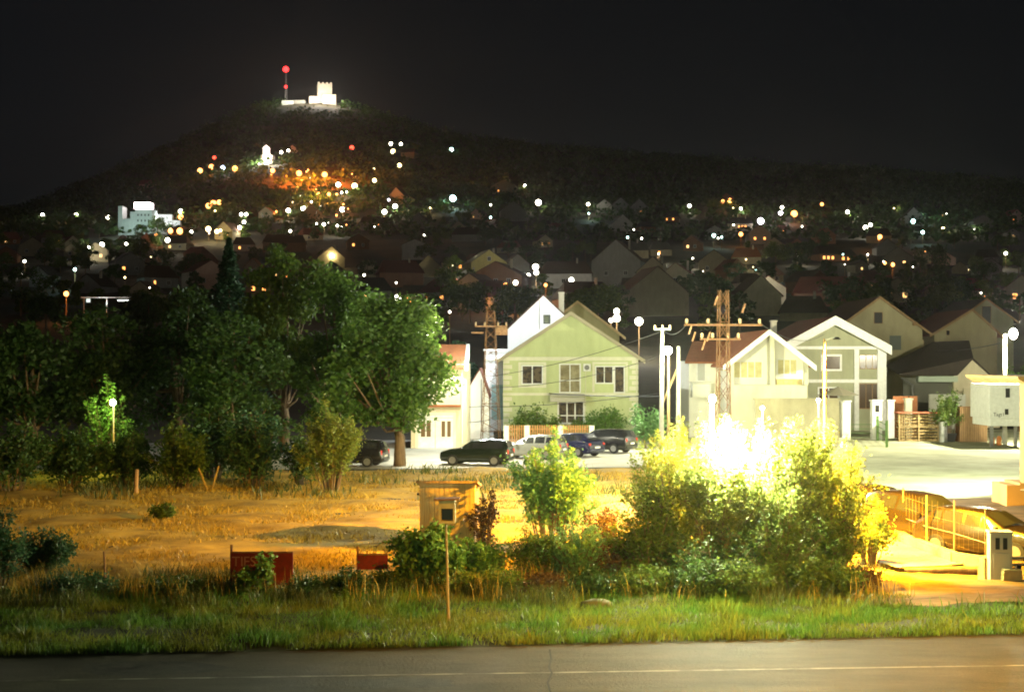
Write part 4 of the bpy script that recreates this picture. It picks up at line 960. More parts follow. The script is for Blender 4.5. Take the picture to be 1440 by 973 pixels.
# red sign
d = 36.9; m_red = mat('sign_red', (.27, .028, .018), .7, (.16, .022, .015), 5)
def redsign(px0, px1, py0, py1, label, txt=None):
    x0, x1 = X(px0, d), X(px1, d); z0, z1 = max(.12, Z(py1, d)), Z(py0, d)
    t = empty('red_sign', ((x0 + x1) / 2, d, 0), 0, label, 'sign', 'red boards behind the weeds')
    MB().b2(-(x1 - x0) / 2, (x1 - x0) / 2, -.02, .02, z0, z1).build('board', m_red, t)
    b = MB(); b.b2(-(x1 - x0) / 2, (x1 - x0) / 2, -.035, -.021, z1 - .04, z1); b.build('top_strip', m_rust, t)
    for sg in ((-1, 1) if txt else (-1,)): MB().b2(sg * (x1 - x0) / 2 - .03, sg * (x1 - x0) / 2 + .03, .022, .06, 0, z1 + (.17 if sg * (1 if txt else -1) > 0 else .03)).build('post', m_rust, t)
    return t, z1, (x1 - x0)
t, z1, W = redsign(325, 412, 775, 822, 'red board with worn pale capital letters behind the leafy plant')
mw = mat('worn_letter_paint', (.42, .20, .14), .8)
for s_, px, sz in (('TI', 334.5, .36), ('E', 347, .36), ('S', 356, .36), ('V', 367, .42)):
    textmesh('lettering', s_, sz, mw, t, (X(px, d) - X(368.5, d), -.026, z1 - .27), ext=.002)
redsign(503, 545, 778, 800, 'plain red board partly hidden by the bright bush')
def stake(px, top, bot, r, label, m, lean=0, base_d=None, name='stake'):
    xx, dd = gp(px, bot); o = MB().tube([(0, 0, -.1), (lean * .5, 0, Z(top, dd) * .5), (lean, 0, Z(top, dd))], [r, r * .9, r * .8], 7).build(name, m); o.location = (xx, dd, 0); tag(o, label, 'stake')
stake(149, 775, 835, .035, 'rusty orange stake in the weeds at left', m_rust, -.05)
stake(191, 660, 695, .11, 'mossy stump post at the edge of the dark thicket', m_wood, .05)
stake(293, 655, 690, .05, 'bare stake leaning left in the thicket gap', m_woodp, -.5)
stake(297, 655, 690, .05, 'bare stake leaning right in the thicket gap', m_woodp, .35)
stake(557, 620, 655, .06, 'short brown post left of the walnut trunk', m_fw, 0)
# ------------------------------------------------------------------ pylons, poles, wires
def pylon(px, d, top, wb, wt, label, arms, m, base=0.0, rings=14, r=.024):
    x = X(px, d); h = Z(top, d); t = empty('lattice_pylon', (x, d, 0), R(8), label, 'pylon')
    b = MB()
    def c(k, z):
        w = wb + (wt - wb) * z / h; sx, sy = ((-1, -1), (1, -1), (1, 1), (-1, 1))[k % 4]; return Vector((sx * w / 2, sy * w / 2, z))
    for k in range(4): b.box(tuple((c(k, 0) + c(k, h)) / 2), (.01, .01, .01)); b.tube([c(k, -.2), c(k, h)], r, 4)
    zs = [h * i / rings for i in range(rings + 1)]
    for i in range(rings):
        for k in range(4):
            b.tube([c(k, zs[i]), c(k + 1, zs[i + 1])], r * .55, 4, cap=False)
            if i % 2: b.tube([c(k + 1, zs[i]), c(k, zs[i + 1])], r * .55, 4, cap=False)
            if i % 3 == 0: b.tube([c(k, zs[i + 1]), c(k + 1, zs[i + 1])], r * .6, 4, cap=False)
    b.build('lattice', m, t)
    for (a0_, a1_, py) in arms:
        z = Z(py, d); b = MB(); xa, xb = X(a0_, d) - x, X(a1_, d) - x
        b.box(((xa + xb) / 2, -wt / 2, z), (xb - xa, .075, .09)); b.box(((xa + xb) / 2, wt / 2, z), (xb - xa, .075, .09)); ar = b.build('crossarm', m, t)
        for f in (.02, .3, .72, .98):
            q = xa + (xb - xa) * f; i_ = MB(); i_.tube([(q, 0, z + .02), (q, 0, z + .14), (q, 0, z + .2), (q, 0, z + .26), (q, 0, z + .32)], [.03, .09, .06, .09, .04], 8); i_.build('insulator', m_ins, ar)
    return t
m_ins = mat('insulator_glaze', (.42, .30, .16), .3)
m_pyl = mat('pylon_rust', (.13, .065, .025), .7, (.30, .16, .07), 5, metal=.2)
P1 = pylon(690, 105, 438, 1.35, .55, 'rusty lattice pylon with crossarm standing beside the white lane', [(668, 713, 459)], m_pyl)
b = MB(); b.box((.75, -.3, Z(466, 105)), (.9, .5, .55)); b.box((-1.0, -.2, Z(468, 105)), (.9, .12, .12)); b.build('switch_box', m_pyl, P1)
P2_ = pylon(1017, 70, 408, .68, .42, 'taller rust orange pylon with wide crossarm in front of the floodlit house', [(962, 1072, 457), (985, 1040, 477)], mat('pylon_dark_rust', (.09, .045, .016), .8, (.14, .07, .03), 5, metal=.2), rings=12, r=.026)
for k, (px, py) in enumerate(((965, 470), (970, 480), (984, 492), (991, 480), (1002, 430), (1042, 440))):
    xx = X(px, 70) - X(1017, 70); MB().tube([(xx, -.3, Z(py, 70)), (xx + .15, -.3, Z(py, 70) + .45)], .05, 5).build('bracket', m_pyl, P2_)
def pole(name, label, px, d, top, r, m, arms=(), lamp=None, lean=0.0, cat='pole', group=None):
    x = X(px, d); h = Z(top, d) - G(x, d); t = empty(name, (x, d, G(x, d)), 0, label, cat, group)
    MB().tube([(0, 0, -.3), (lean * .5, 0, h * .5), (lean, 0, h)], [r * 1.3, r * 1.1, r * .85], 10).build('pole', m, t, smooth=True)
    for (w, py) in arms:
        z = Z(py, d) - G(x, d); b = MB(); b.box((lean, -.1, z), (w, .1, .1)); a = b.build('crossarm', m_metal, t)
        for q in (-.45, 0, .45): MB().tube([(lean + q * w, -.1, z + .05), (lean + q * w, -.1, z + .28)], [.07, .05], 8).build('insulator', m_ins, a)
    return t
WHITE = (1.0, .96, .80); GREENW = (.93, 1.0, .62)
def lamp_e(name, c, s): return emat('lamp_' + name, c, s)
t = pole('street_lamp_pole', 'white concrete lamp pole blazing right of the green house', 930, 94, 461, .13, m_concp, [(1.1, 463)], cat='street lamp', lean=.05)
b = MB(); b.tube([(.1, -.1, Z(498, 94)), (.35, -.55, Z(494, 94))], .04, 6); b.build('bracket_arm', m_metal, t)
MB().ball((.35, -.75, Z(493, 94)), .26, 10, 6).build('globe', lamp_e('street', (1, .97, .75), 900), t)
pole('timber_pole', 'slim timber pole directly right of the blazing lamp pole', 940, 95, 497, .09, m_woodp)
t = pole('braced_pole', 'pale concrete pole with slanted brace between lamp pole and white annexe', 954, 98, 487, .14, m_concp)
MB().tube([(0, 0, Z(515, 98)), (-1.2, 0, Z(572, 98))], .09, 6).build('brace', m_woodp, t)
t = pole('street_lamp_pole', 'tall pole of the right street lamp above the white container', 1413, 100, 470, .13, m_concp, cat='street lamp')
MB().tube([(0, 0, Z(472, 100)), (.45, -.3, Z(468, 100))], .04, 6).build('bracket_arm', m_metal, t)
MB().ball((.48, -.35, Z(469.5, 100)), .27, 10, 6, 1.35).build('globe', lamp_e('right', (1, .96, .85), 500), t)
t = pole('street_lamp_pole', 'short lamp pole inside the acacia glare before the floodlit house', 1001, 60, 568, .10, m_whitep, cat='street lamp')
MB().ball((0, -.15, Z(561, 60)), .13, 10, 6, 1.3).build('globe', lamp_e('near', (.98, 1.0, .72), 1500), t)
for (px, py, d, lab) in ((1072, 577, 90, 'garden lantern glaring through the acacia at the porch house'), (1151, 566, 96, 'garden lantern on the white wall left of the umbrella')):
    t = pole('garden_lantern', lab, px, d, py, .06, m_whitep, cat='lantern', group='garden lanterns')
    MB().ball((0, 0, Z(py, d) + .15), .12, 10, 6).build('globe', lamp_e('garden', (1, 1, .8), 150), t)
def wire(label, p, q, sag, r=.018):
    P, Q = Vector(p), Vector(q); n = 14; c = (P + Q) / 2
    pts = [P.lerp(Q, i / n) - Vector((0, 0, sag * 4 * (i / n) * (1 - i / n))) - c for i in range(n + 1)]
    o = MB().tube(pts, r, 4).build('power_cable', m_black); o.location = c; tag(o, label, 'cable')
def at(px, py, d): return (X(px, d), d, Z(py, d))
wire('upper cable crossing the green house facade towards the lamp pole', at(690, 529, 105), at(930, 466, 94), .35)
wire('second cable crossing the green house just under the first', at(690, 545, 105), at(930, 500, 94), .5)
wire('lowest cable across the green house at its lower cream band', at(690, 572, 105), at(932, 552, 94), .2, .02)
wire('thick cable level with the lower cream band of the green house', at(772, 553, 110), at(930, 557, 94), .1, .03)
wire('cable from the leaves of the walnut to the rusty pylon', at(600, 566, 96), at(690, 570, 105), .2)
wire('short cable over the garage door to the rusty pylon', at(610, 590, 95), at(690, 590, 105), .2)
wire('bright cable from the right street lamp to the tan house', at(1412, 481, 100), at(1300, 492, 138), .3, .03)
wire('cable from the tall orange pylon to the blazing lamp pole', at(965, 457, 70), at(932, 463, 94), .4)
wire('cable from the orange pylon over the porch house roof', at(1072, 457, 70), at(1159, 470, 100), .6)

# ------------------------------------------------------------------ town houses
wcols = {'cream': (.50, .46, .30), 'white': (.72, .71, .66), 'grey': (.30, .30, .27), 'brick': (.25, .13, .07), 'yellow': (.55, .48, .18), 'tan': (.36, .31, .2), 'pink': (.52, .36, .28)}
rcols = {'red': m_tile_r, 'brown': m_tile_b, 'dark': m_tile_d, 'orange': m_tile_o}
m_lit = emat('lit_window_warm', (1, .55, .18), 3.0); m_litw = emat('lit_window_white', (1, .9, .65), 4.0); m_lito = emat('lit_window_orange', (1, .36, .08), 3.5)
HOUSES = []
def thouse(px, py, wpx, wall, roof, label, eave=False, hr=.62, rr=.42, wins=((-.25, .5, 0), (.25, .5, 0)), rz=0.0, group=None, d=None, flat=False, base=2.5, L=None, name='hillside_house', cat='house', chim=False):
    if d is None: x, y, z = place(px, py)
    else: x, y, z = X(px, d), d, G(X(px, d), d)
    w = wpx * y / 2000.0; Ld = L or max(7, min(12, w))
    he = w * hr; ha = he + w * rr * (1 if not eave else .6)
    if eave:
        he = min(w * hr * .6, 5.0); ha = he + min(Ld, w) * .38
        t = empty(name, (x, y, z), rz, label, cat, group)
        MB().b2(-w / 2, w / 2, 0, Ld, -base, he).build('wall', plaster('t_' + wall, wcols[wall]), t)
        b = MB(); b.add([(-w / 2 - .5, -.5, he - .1), (w / 2 + .5, -.5, he - .1), (w / 2 + .5, Ld + .5, he - .1), (-w / 2 - .5, Ld + .5, he - .1), (-w / 2 + Ld * .15, Ld / 2, ha), (w / 2 - Ld * .15, Ld / 2, ha)], [(0, 1, 5, 4), (1, 2, 5), (2, 3, 4, 5), (3, 0, 4), (3, 2, 1, 0)])
        rf = b.build('roof', rcols[roof], t)
    elif flat:
        t = empty(name, (x, y, z), rz, label, cat, group); ha = he
        MB().b2(-w / 2, w / 2, 0, Ld, -base, he).build('wall', plaster('t_' + wall, wcols[wall]), t)
        rf = MB().b2(-w / 2 - .15, w / 2 + .15, -.15, Ld + .15, he, he + .25).build('roof', plaster('t_grey', wcols['grey']), t)
    else:
        t = house_gable(name, label, x, y, z, w, Ld, he, ha, plaster('t_' + wall, wcols[wall]), rcols[roof], rz, ov=.5, ovg=.4, cat=cat, group=group, base=-base); rf = t.children[1] if len(t.children) > 1 else None
    for (fx, fz, k) in wins:
        window(t, fx * w, he * fz, 1.1 if w > 6 else w * .13, 1.3 if w > 6 else w * .15, mull=(1 if k == 0 else 0), pane=(m_glassd, m_lit, m_litw, m_lito)[k], fw=.12)
    if chim and rf is not None: MB().b2(w * .2, w * .2 + .6, Ld * .4, Ld * .4 + .6, ha * .8, ha + 1.0).build('chimney', plaster('chimney', (.5, .46, .36)), rf)
    HOUSES.append((x, y, w, Ld)); return t
HL = [
 (688, 398, 52, 'yellow', 'brown', 'yellow gabled house with small attic window above the brick house', False, .55, .34, ((0, 1.18, 0),)),
 (697, 420, 76, 'brick', 'brown', 'brown brick gabled house with three white framed windows', False, .42, .26, ((-.3, .75, 0), (0, .75, 0), (.25, .75, 0), (0, .2, 0))),
 (728, 388, 34, 'grey', 'brown', 'olive roofed house tucked right of the yellow house', False, .5, .4, ()),
 (796, 406, 72, 'white', 'brown', 'long white bungalow with brown roof left of its own lamp post', True, .5, .4, ((-.05, .5, 0), (.03, .5, 0))),
 (655, 414, 46, 'white', 'dark', 'flat roofed pale building lit by a lamp post, left of the brick house', False, .45, .3, ()),
 (565, 405, 62, 'brick', 'red', 'long dark red roofed house above the walnut tree', True, .6, .4, ()),
 (583, 366, 36, 'white', 'dark', 'pale walled building split by a dark cypress', False, .6, .2, ()),
 (603, 390, 32, 'tan', 'dark', 'small tan gable between red roof and yellow house', False, .5, .45, ()),
 (518, 394, 26, 'cream', 'dark', 'cream gable end sharply lit from one side above the walnut', False, .6, .5, ()),
 (466, 378, 38, 'tan', 'brown', 'orange lit gable house with a bulb under its ridge', False, .4, .4, ()),
 (465, 390, 28, 'grey', 'dark', 'small grey gable directly below the orange lit gable', False, .4, .4, ()),
 (876, 325, 30, 'white', 'dark', 'bright white triangular gable on the mid slope', False, .35, .42, ((0, .6, 0),)),
 (873, 303, 26, 'grey', 'dark', 'dim grey gable above the bright white gable', False, .5, .45, ()),
 (899, 305, 26, 'grey', 'dark', 'dim round topped gable right of the bright white gable', False, .5, .45, ((.1, .5, 3),)),
 (850, 300, 22, 'grey', 'dark', 'faint flat gable left of the pair of grey gables', False, .5, .4, ()),
 (884, 364, 56, 'tan', 'dark', 'long low tan house with a level eave on the mid slope', True, .35, .3, ()),
 (866, 402, 70, 'grey', 'brown', 'broad dim gable behind dark trees in the middle of town', False, .5, .42, ((-.2, .5, 0), (.2, .5, 0))),
 (918, 405, 46, 'tan', 'dark', 'half hidden tan gable right of the broad dim gable', False, .5, .45, ()),
 (950, 414, 62, 'cream', 'red', 'cream house with dark red roof and attic window left of the orange pylon', False, .34, .36, ((0, .9, 0),)),
 (1070, 446, 60, 'cream', 'brown', 'cream gable partly masked by a tree beside the violet lamp', False, .5, .45, ()),
 (1172, 432, 108, 'brick', 'red', 'very long dark red roof with a chimney behind the grey green house', True, .3, .4, ()),
 (1130, 452, 66, 'tan', 'brown', 'brown roof left of the tan gabled house', True, .3, .5, ()),
 (1322, 428, 40, 'cream', 'dark', 'cream gable glimpsed above the red brown roof', False, .5, .4, ()),
 (925, 445, 92, 'tan', 'brown', 'broad hazy beige gable behind the large lamp disc', False, .36, .40, ()),
 (830, 436, 76, 'brick', 'dark', 'dark roof between white bungalow and white gable', True, .35, .4, ()),
 (898, 420, 52, 'pink', 'dark', 'pinkish low wall house right of the dark roof', True, .35, .25, ()),
 (708, 275, 36, 'cream', 'brown', 'house under orange light on the dark upper slope', False, .35, .25, ((-.2, .5, 3),)),
 (1005, 338, 26, 'white', 'dark', 'white house with three bright bulbs on the right slope', False, .5, .3, ()),
 (1041, 325, 36, 'tan', 'dark', 'round roofed house with small orange windows', True, .5, .5, ((-.05, .6, 3), (.08, .6, 3), (.2, .6, 3))),
 (1285, 318, 26, 'white', 'dark', 'cyan white lit gable beside glowing trees on the right slope', False, .5, .5, ()),
 (1236, 342, 34, 'tan', 'dark', 'porch house with an orange bulb and wide eave', True, .5, .4, ((0, .6, 3),)),
 (1248, 360, 30, 'grey', 'dark', 'small grey house below the porch house', False, .4, .4, ()),
 (1050, 372, 40, 'tan', 'orange', 'house with glowing orange roof edge right of centre', True, .4, .3, ()),
 (1121, 356, 22, 'brick', 'dark', 'house with two orange windows beside dark trees', False, .6, .3, ((-.3, .6, 3), (.2, .6, 3))),
 (1168, 368, 34, 'brick', 'dark', 'left house of the pair with orange lit fronts', True, .5, .3, ((-.3, .5, 3), (-.1, .5, 3), (.1, .5, 3))),
 (1191, 368, 26, 'brick', 'dark', 'right house of the pair with orange lit fronts', True, .5, .3, ((-.2, .5, 3), (.1, .5, 3))),
 (1022, 290, 20, 'brick', 'dark', 'far house with two glowing orange windows near the ridge', False, .6, .3, ((-.3, .5, 3), (.25, .5, 3))),
 (1212, 384, 20, 'grey', 'dark', 'small house with one yellow window', False, .6, .3, ((0, .5, 1),)),
 (1299, 372, 20, 'tan', 'dark', 'tiny tan gable under a yellow bulb on the right slope', False, .5, .4, ()),
 (1331, 374, 26, 'pink', 'dark', 'pale pinkish gable on the right slope', False, .4, .3, ()),
 (1350, 386, 22, 'tan', 'dark', 'tan gable with a yellow bulb at its eave', False, .4, .4, ()),
 (1394, 388, 30, 'grey', 'dark', 'faint grey roof at the far right', False, .4, .4, ()),
 (1425, 338, 18, 'grey', 'dark', 'remote house with one yellow window at the right edge', False, .6, .3, ((0, .5, 1),)),
 (1383, 325, 28, 'grey', 'dark', 'dim house outline high on the right slope', False, .5, .3, ()),
 (943, 313, 24, 'brick', 'dark', 'house with a wide glowing orange porch window', True, .5, .3, ((-.2, .5, 3), (.15, .5, 3))),
 (930, 360, 30, 'tan', 'dark', 'tan house with an orange window above the hazy gable', True, .5, .3, ((-.1, .5, 3),)),
 (557, 288, 22, 'pink', 'dark', 'pinkish white gable house on the upper slope', False, .6, .5, ((0, .5, 0),)),
 (571, 286, 18, 'yellow', 'orange', 'ochre lit house right beside the pinkish gable', False, .4, .3, ()),
 (573, 222, 20, 'tan', 'dark', 'stone house beside three lamps high on the hill', True, .9, .4, ()),
 (206, 266, 26, 'pink', 'red', 'lone reddish roofed house high on the left slope', True, .4, .3, ()),
 (54, 404, 30, 'grey', 'dark', 'faint grey round topped gable at far left', False, .6, .4, ()),
 (122, 414, 44, 'grey', 'dark', 'broad dim gable above the white tube lights', False, .25, .38, ()),
 (197, 422, 46, 'tan', 'dark', 'tan gable behind the right end of the white tube lights', False, .2, .36, ()),
 (205, 345, 20, 'pink', 'red', 'small reddish gable below the hotel', False, .4, .4, ()),
 (173, 345, 18, 'grey', 'dark', 'small grey gable below the hotel, left of the reddish one', False, .4, .4, ()),
 (210, 370, 22, 'pink', 'orange', 'orange lit pointed gable on the left slope', False, .2, .8, ()),
 (205, 384, 14, 'tan', 'dark', 'tiny tan gable under the orange lit pointed gable', False, .5, .4, ()),
 (178, 352, 28, 'cream', 'dark', 'flat cream roof below a lamp on the left slope', True, .4, .2, ()),
 (400, 355, 60, 'brick', 'brown', 'long low roofed house behind the tallest grove tree', True, .4, .2, ()),
 (438, 312, 30, 'tan', 'dark', 'grey gable between two lamps under the orange glow', False, .4, .4, ()),
 (355, 385, 24, 'pink', 'orange', 'orange lit cottage seen between conifer and grove tree', False, .4, .5, ()),
 (655, 340, 40, 'grey', 'dark', 'dim flat fronted house left of the mid slope trees', True, .4, .3, ()),
 (530, 325, 44, 'grey', 'dark', 'dim long house under the pair of white lamps', True, .4, .3, ()),
 (588, 322, 22, 'grey', 'dark', 'dim gable with a white bulb in front', False, .5, .5, ()),
 (645, 332, 26, 'tan', 'dark', 'dim tan gable right of the bulb gable', False, .4, .4, ()),
 (722, 312, 36, 'grey', 'dark', 'dim greenish gable under the orange lit trees', False, .4, .4, ()),
]
for q in HL:
    px, py, wpx, wl, rf, lab, ev, hr, rr, wi = q
    thouse(px, py, wpx, wl, rf, lab, ev, hr, rr, wi, rz=R(rnd.uniform(-18, 18)), chim=(wpx > 34))
# dim filler houses nobody can tell apart
FG = 'small dark houses spread over the unlit slope'
fill = []
tries = 0
while len(fill) < 60 and tries < 4000:
    tries += 1
    px = rnd.uniform(360, 1440) if rnd.random() < .8 else rnd.uniform(0, 360); py = rnd.uniform(302, 440)
    if px < 360: py = rnd.uniform(335, 410)
    if any(abs(px - q[0]) < (q[2] + 24) * .55 and abs(py - q[1]) < 15 for q in HL) or any(abs(px - a) < 26 and abs(py - b_) < 10 for a, b_ in fill): continue
    fill.append((px, py))
for (px, py) in fill:
    wpx = 11 * 2000 / place(px, py)[1] * rnd.uniform(.7, 1.1)
    thouse(px, py, wpx, rnd.choice(['grey', 'tan', 'cream', 'brick', 'pink']), rnd.choice(['red', 'brown', 'dark', 'red']), 'small unlit house with tiled roof among dark trees on the slope', rnd.random() < .45, rnd.uniform(.4, .6), rnd.uniform(.3, .45), ((-.22, .5, rnd.choice([0, 0, 0, 1, 3])), (.22, .5, rnd.choice([0, 0, 0, 0, 1, 3]))), rz=R(rnd.uniform(-35, 35)), group=FG)

# hotel on the left slope
x, y, z = place(208, 330); s = y / 2000.0
t = empty('hotel', (x, y, z), 0, 'white stepped hotel block with a blazing top floor on the left slope', 'hotel')
mh = plaster('hotel', (.5, .56, .54))
b = MB(); b.b2(-42 * s, -36 * s, 0, 10, -6, 40 * s); b.b2(-36 * s, -25 * s, 0, 10, -6, 22 * s); b.b2(-25 * s, -18 * s, 0, 10, -6, 32 * s); b.b2(-18 * s, 6 * s, 0, 12, -6, 36 * s); b.build('wall', mh, t)
for i in range(4):
    for j in range(3): MB().b2((-15 + i * 5) * s, (-13 + i * 5) * s, -.1, -.01, (10 + j * 8) * s, (13 + j * 8) * s).build('window', m_black, t)
for j in range(3): MB().b2(-36 * s, -25 * s, -.6, -.02, (4 + j * 7) * s, (5 + j * 7) * s).build('balcony', mh, t)
MB().b2(-19 * s, 3 * s, -.4, 8, 36.1 * s, 45 * s).build('lit_floor', emat('lit_floor', (1, .8, .82), 14), t)
x2, y2, z2 = place(238, 326); s = y2 / 2000.
t = empty('white_block', (x2, y2, z2), R(8), 'plain brightly lit white block right of the stepped hotel', 'building')
b = MB(); b.b2(-18 * s, 4 * s, 0, 10, -6, 24 * s); b.b2(4 * s, 15 * s, 0.5, 10, -6, 16 * s); b.build('wall', plaster('white', (.78, .78, .76), .93), t)
for i in range(2): MB().b2((-9 + i * 7) * s, (-8 + i * 7) * s, -.1, -.01, 12 * s, 15 * s).build('window', m_black, t)
light('hotel_floodlight', (x - 3, y - 22, z + 4), 16000, (.75, 1, .9), .6); light('block_floodlight', (x2 - 2, y2 - 20, z2 + 6), 20000, (.9, 1, .98), .6)
# castle tower, mast, chapel on the hill
x, y, z = place(457, 142, hi=1700); y = min(y, 1690); x = X(457, y); z = G(x, y); s = y / 2000.
t = empty('castle_tower', (x, y, z), R(12), 'floodlit square castle tower on the hilltop', 'castle')
zt = Z(118, y) - z
ms = mat('castle_stone', (.5, .44, .36), .9, (.4, .35, .28), .2)
MB().b2(-10 * s, 10 * s, 0, 14, -8, zt).build('keep', ms, t); MB().b2(-4 * s, 15 * s, -5, -.2, -8, zt * .42).build('lower_wall', ms, t); MB().b2(-22 * s, -10.2 * s, -3, 4, -8, zt * .3).build('curtain_wall', ms, t)
cr = MB()
for k in range(4): cr.b2((-10 + k * 5.6) * s, (-7 + k * 5.6) * s, -.2, 1.5, zt, zt + 1.6)
cr.build('battlement', ms, t)
light('castle_floodlight', (x - 4, y - 26, z + 3), 80000, (1, .9, .75), .8); light('castle_floodlight', (x + 16, y - 24, z + 2), 55000, (1, .88, .7), .8); light('castle_floodlight', (x - 26, y - 20, z + 3), 22000, (1, .88, .7), .8)
xm = X(402, y); zm = G(xm, y)
t = empty('radio_mast', (xm, y, zm), 0, 'thin radio mast with two red lights on the hilltop', 'mast')
h = Z(99, y) - zm; b = MB()
for a in range(3): b.tube([(1.6 * math.cos(a * 2.09), 1.6 * math.sin(a * 2.09), -4), (.5 * math.cos(a * 2.09), .5 * math.sin(a * 2.09), h)], .3, 4)
for k in range(14): b.tube([(1.3 * (-1) ** k, 0, h * k / 14), (-1.2 * (-1) ** k, 0, h * (k + 1) / 14)], .14, 4)
b.build('lattice', m_metal, t)
MB().ball((0, 0, h + 1), 3.4, 10, 6).build('warning_light', emat('red_light', (1, .02, .02), 9), t); MB().ball((0, 0, h * .5), 1.7, 10, 6).build('warning_light', emat('red_light', (1, .02, .02), 9), t)
thouse(404, 142, 16, 'white', 'dark', 'small lit station building at the foot of the mast', flat=True, hr=.35, wins=(), name='mast_station', cat='building', d=y - 10)
thouse(420, 141, 18, 'grey', 'dark', 'low lit station wall between mast and castle', flat=True, hr=.25, wins=(), name='mast_station', cat='building', d=y - 6)
light('mast_floodlight', (X(404, y) - 2, y - 28, G(X(404, y), y) + 5), 15000, (.9, 1, .8), .5)
x, y, z = place(375, 232); s = y / 2000.
t = empty('chapel', (x, y, z), 0, 'small white chapel with a bell tower, floodlit in the dark middle slope', 'chapel')
mw_ = plaster('white', (.78, .78, .76), .93)
MB().b2(-8 * s, 8 * s, 0, 14, -5, 13 * s).build('nave', mw_, t); MB().b2(-4.5 * s, 5 * s, -2, -.05, -5, 22 * s).build('bell_tower', mw_, t); MB().prism([(-5 * s, 22.1 * s), (5.5 * s, 22.1 * s), (0, 27 * s)], -2.2, 1.5).build('roof', mw_, t)
light('chapel_floodlight', (x - 6, y - 16, z + 3), 50000, (1, .93, .8), .6); light('chapel_floodlight', (x + 8, y - 16, z + 2), 30000, (1, .93, .8), .6)
thouse(411, 216, 12, 'white', 'orange', 'little lit hut with an aerial right of the chapel', False, .5, .4, (), name='hill_hut', cat='hut')

# white tube lights far left
x, y, z = place(158, 419, 5); s = y / 2000.
t = empty('canopy_frame', (x, y, z), 0, 'long thin canopy frame with white tube lights at left', 'canopy')
MB().b2(-44 * s, 42 * s, 0, .2, 5 - .1, 5 + .12).build('beam', mat('beam_white', (.7, .7, .7), .6), t)
for k in (-40, -8, 20, 40): MB().b2(k * s - .08, k * s + .08, 0, .16, -.5, 4.88).build('post', m_metal, t)
MB().b2(8 * s, 30 * s, -.3, .0, 4.2, 4.45).build('tube_light', emat('tube_white', (.95, 1, .9), 4), t); MB().b2(-36 * s, -31 * s, -.4, .0, 3.9, 4.7).build('tube_light', emat('tube_dim', (.9, 1, .9), 1.2), t)
light('canopy_light', (x - 2, y - 2, z + 4), 300, (.9, 1, .9), .3)

# ------------------------------------------------------------------ town trees
bases = []
def base_tree(kind, seed, rx, h, n, leaf, lm, k=16):
    C, Rd = crown_clumps(h * .18, h, rx, rx, k, seed, .36)
    V, F = leaves(C, Rd, n, leaf)
    t = empty('town_tree', (0, 0, 0)); npmesh('crown', V, F, lm, t)
    MB().tube([(0, 0, -1), (0, 0, h * .7)], [.25, .1], 6).build('trunk', m_bark, t); return t
for i, (rx, h, lm) in enumerate(((3.6, 8, LM_dark), (4.6, 9.5, LM_mid), (2.6, 9, LM_dark), (3.2, 6, LM_mid), (5.2, 11, LM_dark))):
    bases.append(base_tree(0, 100 + i, rx, h, 1500, .62, lm))
used = set(); nt_n = 0; tries = 0; tg = random.Random(5)
while nt_n < 270 and tries < 6000:
    tries += 1
    px = tg.uniform(-20, 1460); py = 300 + 180 * tg.random() ** 1.2
    if 330 < px < 600 and py > 400: continue
    x, y, z = place(px, py)
    if y < 138 or any(abs(x - hx_) < hw_ * .55 + 2.5 and -3.5 < y - hy_ < hl_ + 2 for hx_, hy_, hw_, hl_ in HOUSES): continue
    # do not hide the front of a listed house
    if any(abs(px - q[0]) < q[2] * .45 + 4 and 0 < py - q[1] < 14 for q in HL) and tg.random() < .55: continue
    k = tg.randrange(5); src = bases[k]
    o = src if k not in used else copy_tree(src)
    if k not in used:
        list(map(lambda c: KIDS.setdefault(src.name, list(src.children)), [0])); used.add(k)
    o.location = (x, y, z - .2); sc_ = tg.uniform(.75, 1.25); o.scale = (sc_, sc_, sc_ * tg.uniform(.85, 1.15)); o.rotation_euler = (0, 0, tg.uniform(0, 6.28))
    tag(o, 'dark leafy tree between the houses on the unlit slope', 'tree', 'dark trees between the hillside houses'); nt_n += 1
# forest on the upper hill as one mass
N = 9000; PX = nr.uniform(-300, 1700, N * 3); YY = 820 + 900 * nr.random(N * 3) ** .8
pts = []
for px, y in zip(PX, YY):
    x = X(px, y); 
    if len(pts) >= N: break
    if y < 1000 and nr.random() < .5: continue
    if 395 < px < 480 and y > 1600: continue
    pts.append((x, y, G(x, y)))
pts = np.array(pts); K = 16
Q = np.repeat(pts, K, 0); n_ = len(Q)
Q = Q + np.stack([nr.normal(size=n_) * 2.6, nr.normal(size=n_) * 2.6, 1.5 + np.abs(nr.normal(size=n_)) * 3.0], 1)
V, F = leafquads(Q, 2.6, .2, 1.2)
o = npmesh('forest', V, F, LM_dark); tag(o, 'dense dark forest covering the upper hill', 'forest', kind='stuff')

